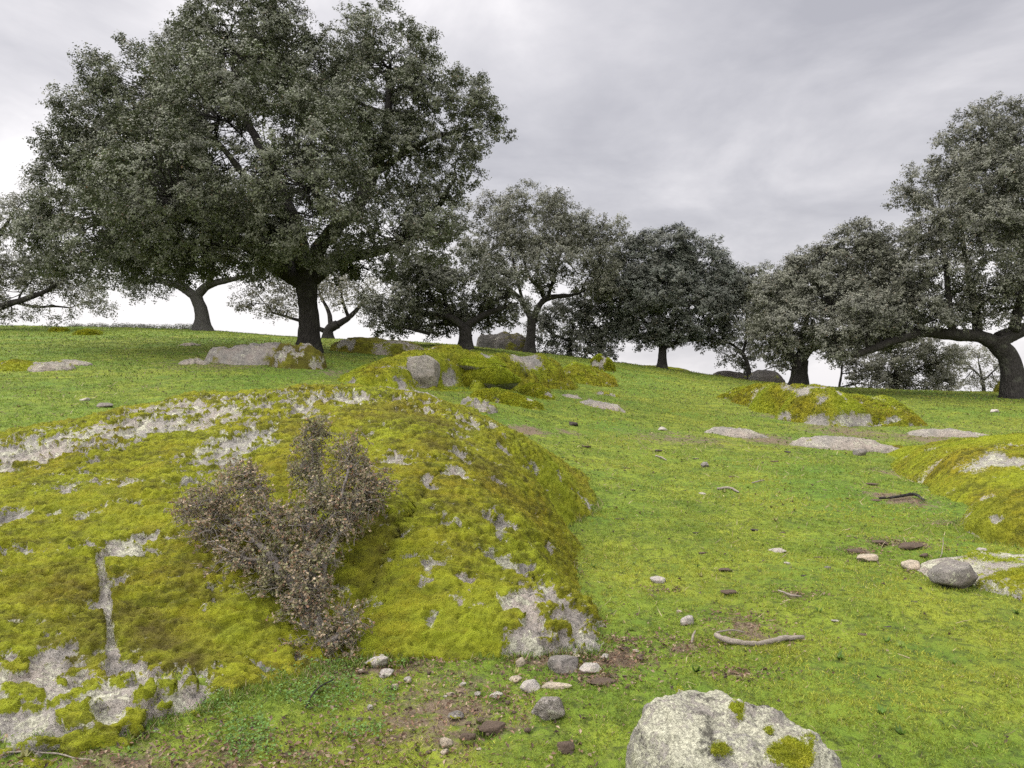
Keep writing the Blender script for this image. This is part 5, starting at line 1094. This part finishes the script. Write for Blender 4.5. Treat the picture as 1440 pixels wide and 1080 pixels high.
# ------------------------------------------------------------------ sky, light, camera
def build_sky():
    w = bpy.data.worlds.new('World'); SC.world = w; w.use_nodes = True; t = w.node_tree; t.nodes.clear()
    N = t.nodes.new; Lk = t.links.new
    el, az = math.radians(52), math.radians(-62)
    sky = N('ShaderNodeTexSky'); sky.sky_type = 'NISHITA'; sky.sun_disc = False; sky.sun_elevation = el; sky.sun_rotation = az; sky.air_density = 1.2; sky.dust_density = 3
    b1 = N('ShaderNodeBackground'); b1.inputs[1].default_value = .10; Lk(sky.outputs[0], b1.inputs[0])
    tc = N('ShaderNodeTexCoord'); sx = N('ShaderNodeSeparateXYZ'); Lk(tc.outputs['Generated'], sx.inputs[0])
    def mth(op, a, b=0., cl=False):
        m = N('ShaderNodeMath'); m.operation = op; m.use_clamp = cl
        for k, v in enumerate((a, b)):
            if isinstance(v, (int, float)): m.inputs[k].default_value = v
            else: Lk(v, m.inputs[k])
        return m.outputs[0]
    z = mth('ADD', mth('MAXIMUM', sx.outputs[2], 0.), .27)
    cb = N('ShaderNodeCombineXYZ'); Lk(mth('DIVIDE', sx.outputs[0], z), cb.inputs[0]); Lk(mth('DIVIDE', sx.outputs[1], z), cb.inputs[1])
    cb.inputs[2].default_value = 3.7
    def noise(sc, det, ro, di, off):
        mp = N('ShaderNodeMapping'); mp.inputs['Location'].default_value = off; Lk(cb.outputs[0], mp.inputs[0])
        n = N('ShaderNodeTexNoise'); n.inputs['Scale'].default_value = sc; n.inputs['Detail'].default_value = det; n.inputs['Roughness'].default_value = ro; n.inputs['Distortion'].default_value = di
        Lk(mp.outputs[0], n.inputs['Vector']); return n.outputs['Fac']
    n1 = noise(.55, 6, .52, .25, SKYOFF); n2 = noise(1.7, 7, .58, .35, (3, 5, 1))
    f = mth('ADD', mth('MULTIPLY', n1, .60), mth('MULTIPLY', n2, .40))
    cr = N('ShaderNodeValToRGB'); e = cr.color_ramp.elements
    for k, (p, c) in enumerate([(.37, (.262, .258, .280)), (.44, (.34, .333, .352)), (.50, (.43, .418, .432)), (.565, (.575, .556, .560))]):
        if k >= 2: e.new(.5)
        e[k].position = p; e[k].color = (*c, 1)
    up = N('ShaderNodeMapRange'); Lk(sx.outputs[2], up.inputs[0]); up.inputs[1].default_value = .12; up.inputs[2].default_value = .42; up.inputs[3].default_value = .05; up.inputs[4].default_value = -.055
    f = mth('ADD', f, up.outputs[0])
    Lk(f, cr.inputs[0])
    hz = N('ShaderNodeMapRange'); Lk(sx.outputs[2], hz.inputs[0]); hz.inputs[1].default_value = 0.; hz.inputs[2].default_value = .16; hz.inputs[3].default_value = .55; hz.inputs[4].default_value = 0.
    mx = N('ShaderNodeMix'); mx.data_type = 'RGBA'; Lk(hz.outputs[0], mx.inputs[0]); Lk(cr.outputs[0], mx.inputs[6]); mx.inputs[7].default_value = (.47, .463, .48, 1)
    skyfill = N('ShaderNodeMapRange'); skyfill.interpolation_type = 'SMOOTHSTEP'; dt = N('ShaderNodeVectorMath'); dt.operation = 'DOT_PRODUCT'; Lk(tc.outputs['Generated'], dt.inputs[0]); dt.inputs[1].default_value = (-.26, -.36, .896)   # brightness added out of view, up behind, to light ground and front faces
    Lk(dt.outputs['Value'], skyfill.inputs[0]); skyfill.inputs[1].default_value = .27; skyfill.inputs[2].default_value = .9; skyfill.inputs[3].default_value = 1.; skyfill.inputs[4].default_value = SKY_FILL
    b2 = N('ShaderNodeBackground'); Lk(mx.outputs[2], b2.inputs[0]); Lk(skyfill.outputs[0], b2.inputs[1])
    ms = N('ShaderNodeMixShader'); ms.inputs[0].default_value = .93; Lk(b1.outputs[0], ms.inputs[1]); Lk(b2.outputs[0], ms.inputs[2])
    o = N('ShaderNodeOutputWorld'); Lk(ms.outputs[0], o.inputs[0])
    s = bpy.data.lights.new('sun', 'SUN'); s.energy = SUN; s.angle = math.radians(24); s.color = (1, .95, .86)
    so = bpy.data.objects.new('sun', s); COL.objects.link(so)
    from mathutils import Vector
    d = Vector((math.sin(az) * math.cos(el), math.cos(az) * math.cos(el), math.sin(el)))     # towards the sun
    so.rotation_euler = d.to_track_quat('Z', 'Y').to_euler(); so.location = d * 60

SKY_FILL, SUN, SKYOFF = 7.4, 1.5, (4.2, 3.1, 0)
def build_camera():
    c = bpy.data.cameras.new('camera'); o = bpy.data.objects.new('camera', c); COL.objects.link(o)
    c.sensor_fit = 'HORIZONTAL'; c.sensor_width = 36; c.lens = 36 * F / 1440; c.shift_y = (HY - 540) / 1440; c.clip_end = 6000; c.clip_start = .05
    o.location = (0, 0, CZ); o.rotation_euler = (math.pi / 2, 0, 0); SC.camera = o

MAT['twig'] = M_simple('dry_twig', (.105, .090, .074), (.33, .295, .25), 40)
import time
_t = time.time()
def step(f):
    f(); print('%-14s %.1f s' % (f.__name__, time.time() - _t))
step(prep_soil); step(build_sky); step(build_camera)
step(build_big); step(build_rocks); step(build_sticks); step(build_ground); step(build_grass); step(build_shrub); step(build_scrub); step(build_trees)
SC.view_settings.view_transform = 'Standard'; SC.view_settings.look = 'None'; SC.view_settings.exposure = .92; SC.view_settings.gamma = 1
SC.cycles.use_denoising = DENOISE; SC.cycles.max_bounces = 5; SC.cycles.diffuse_bounces = 3; SC.cycles.transmission_bounces = 3; SC.cycles.glossy_bounces = 2
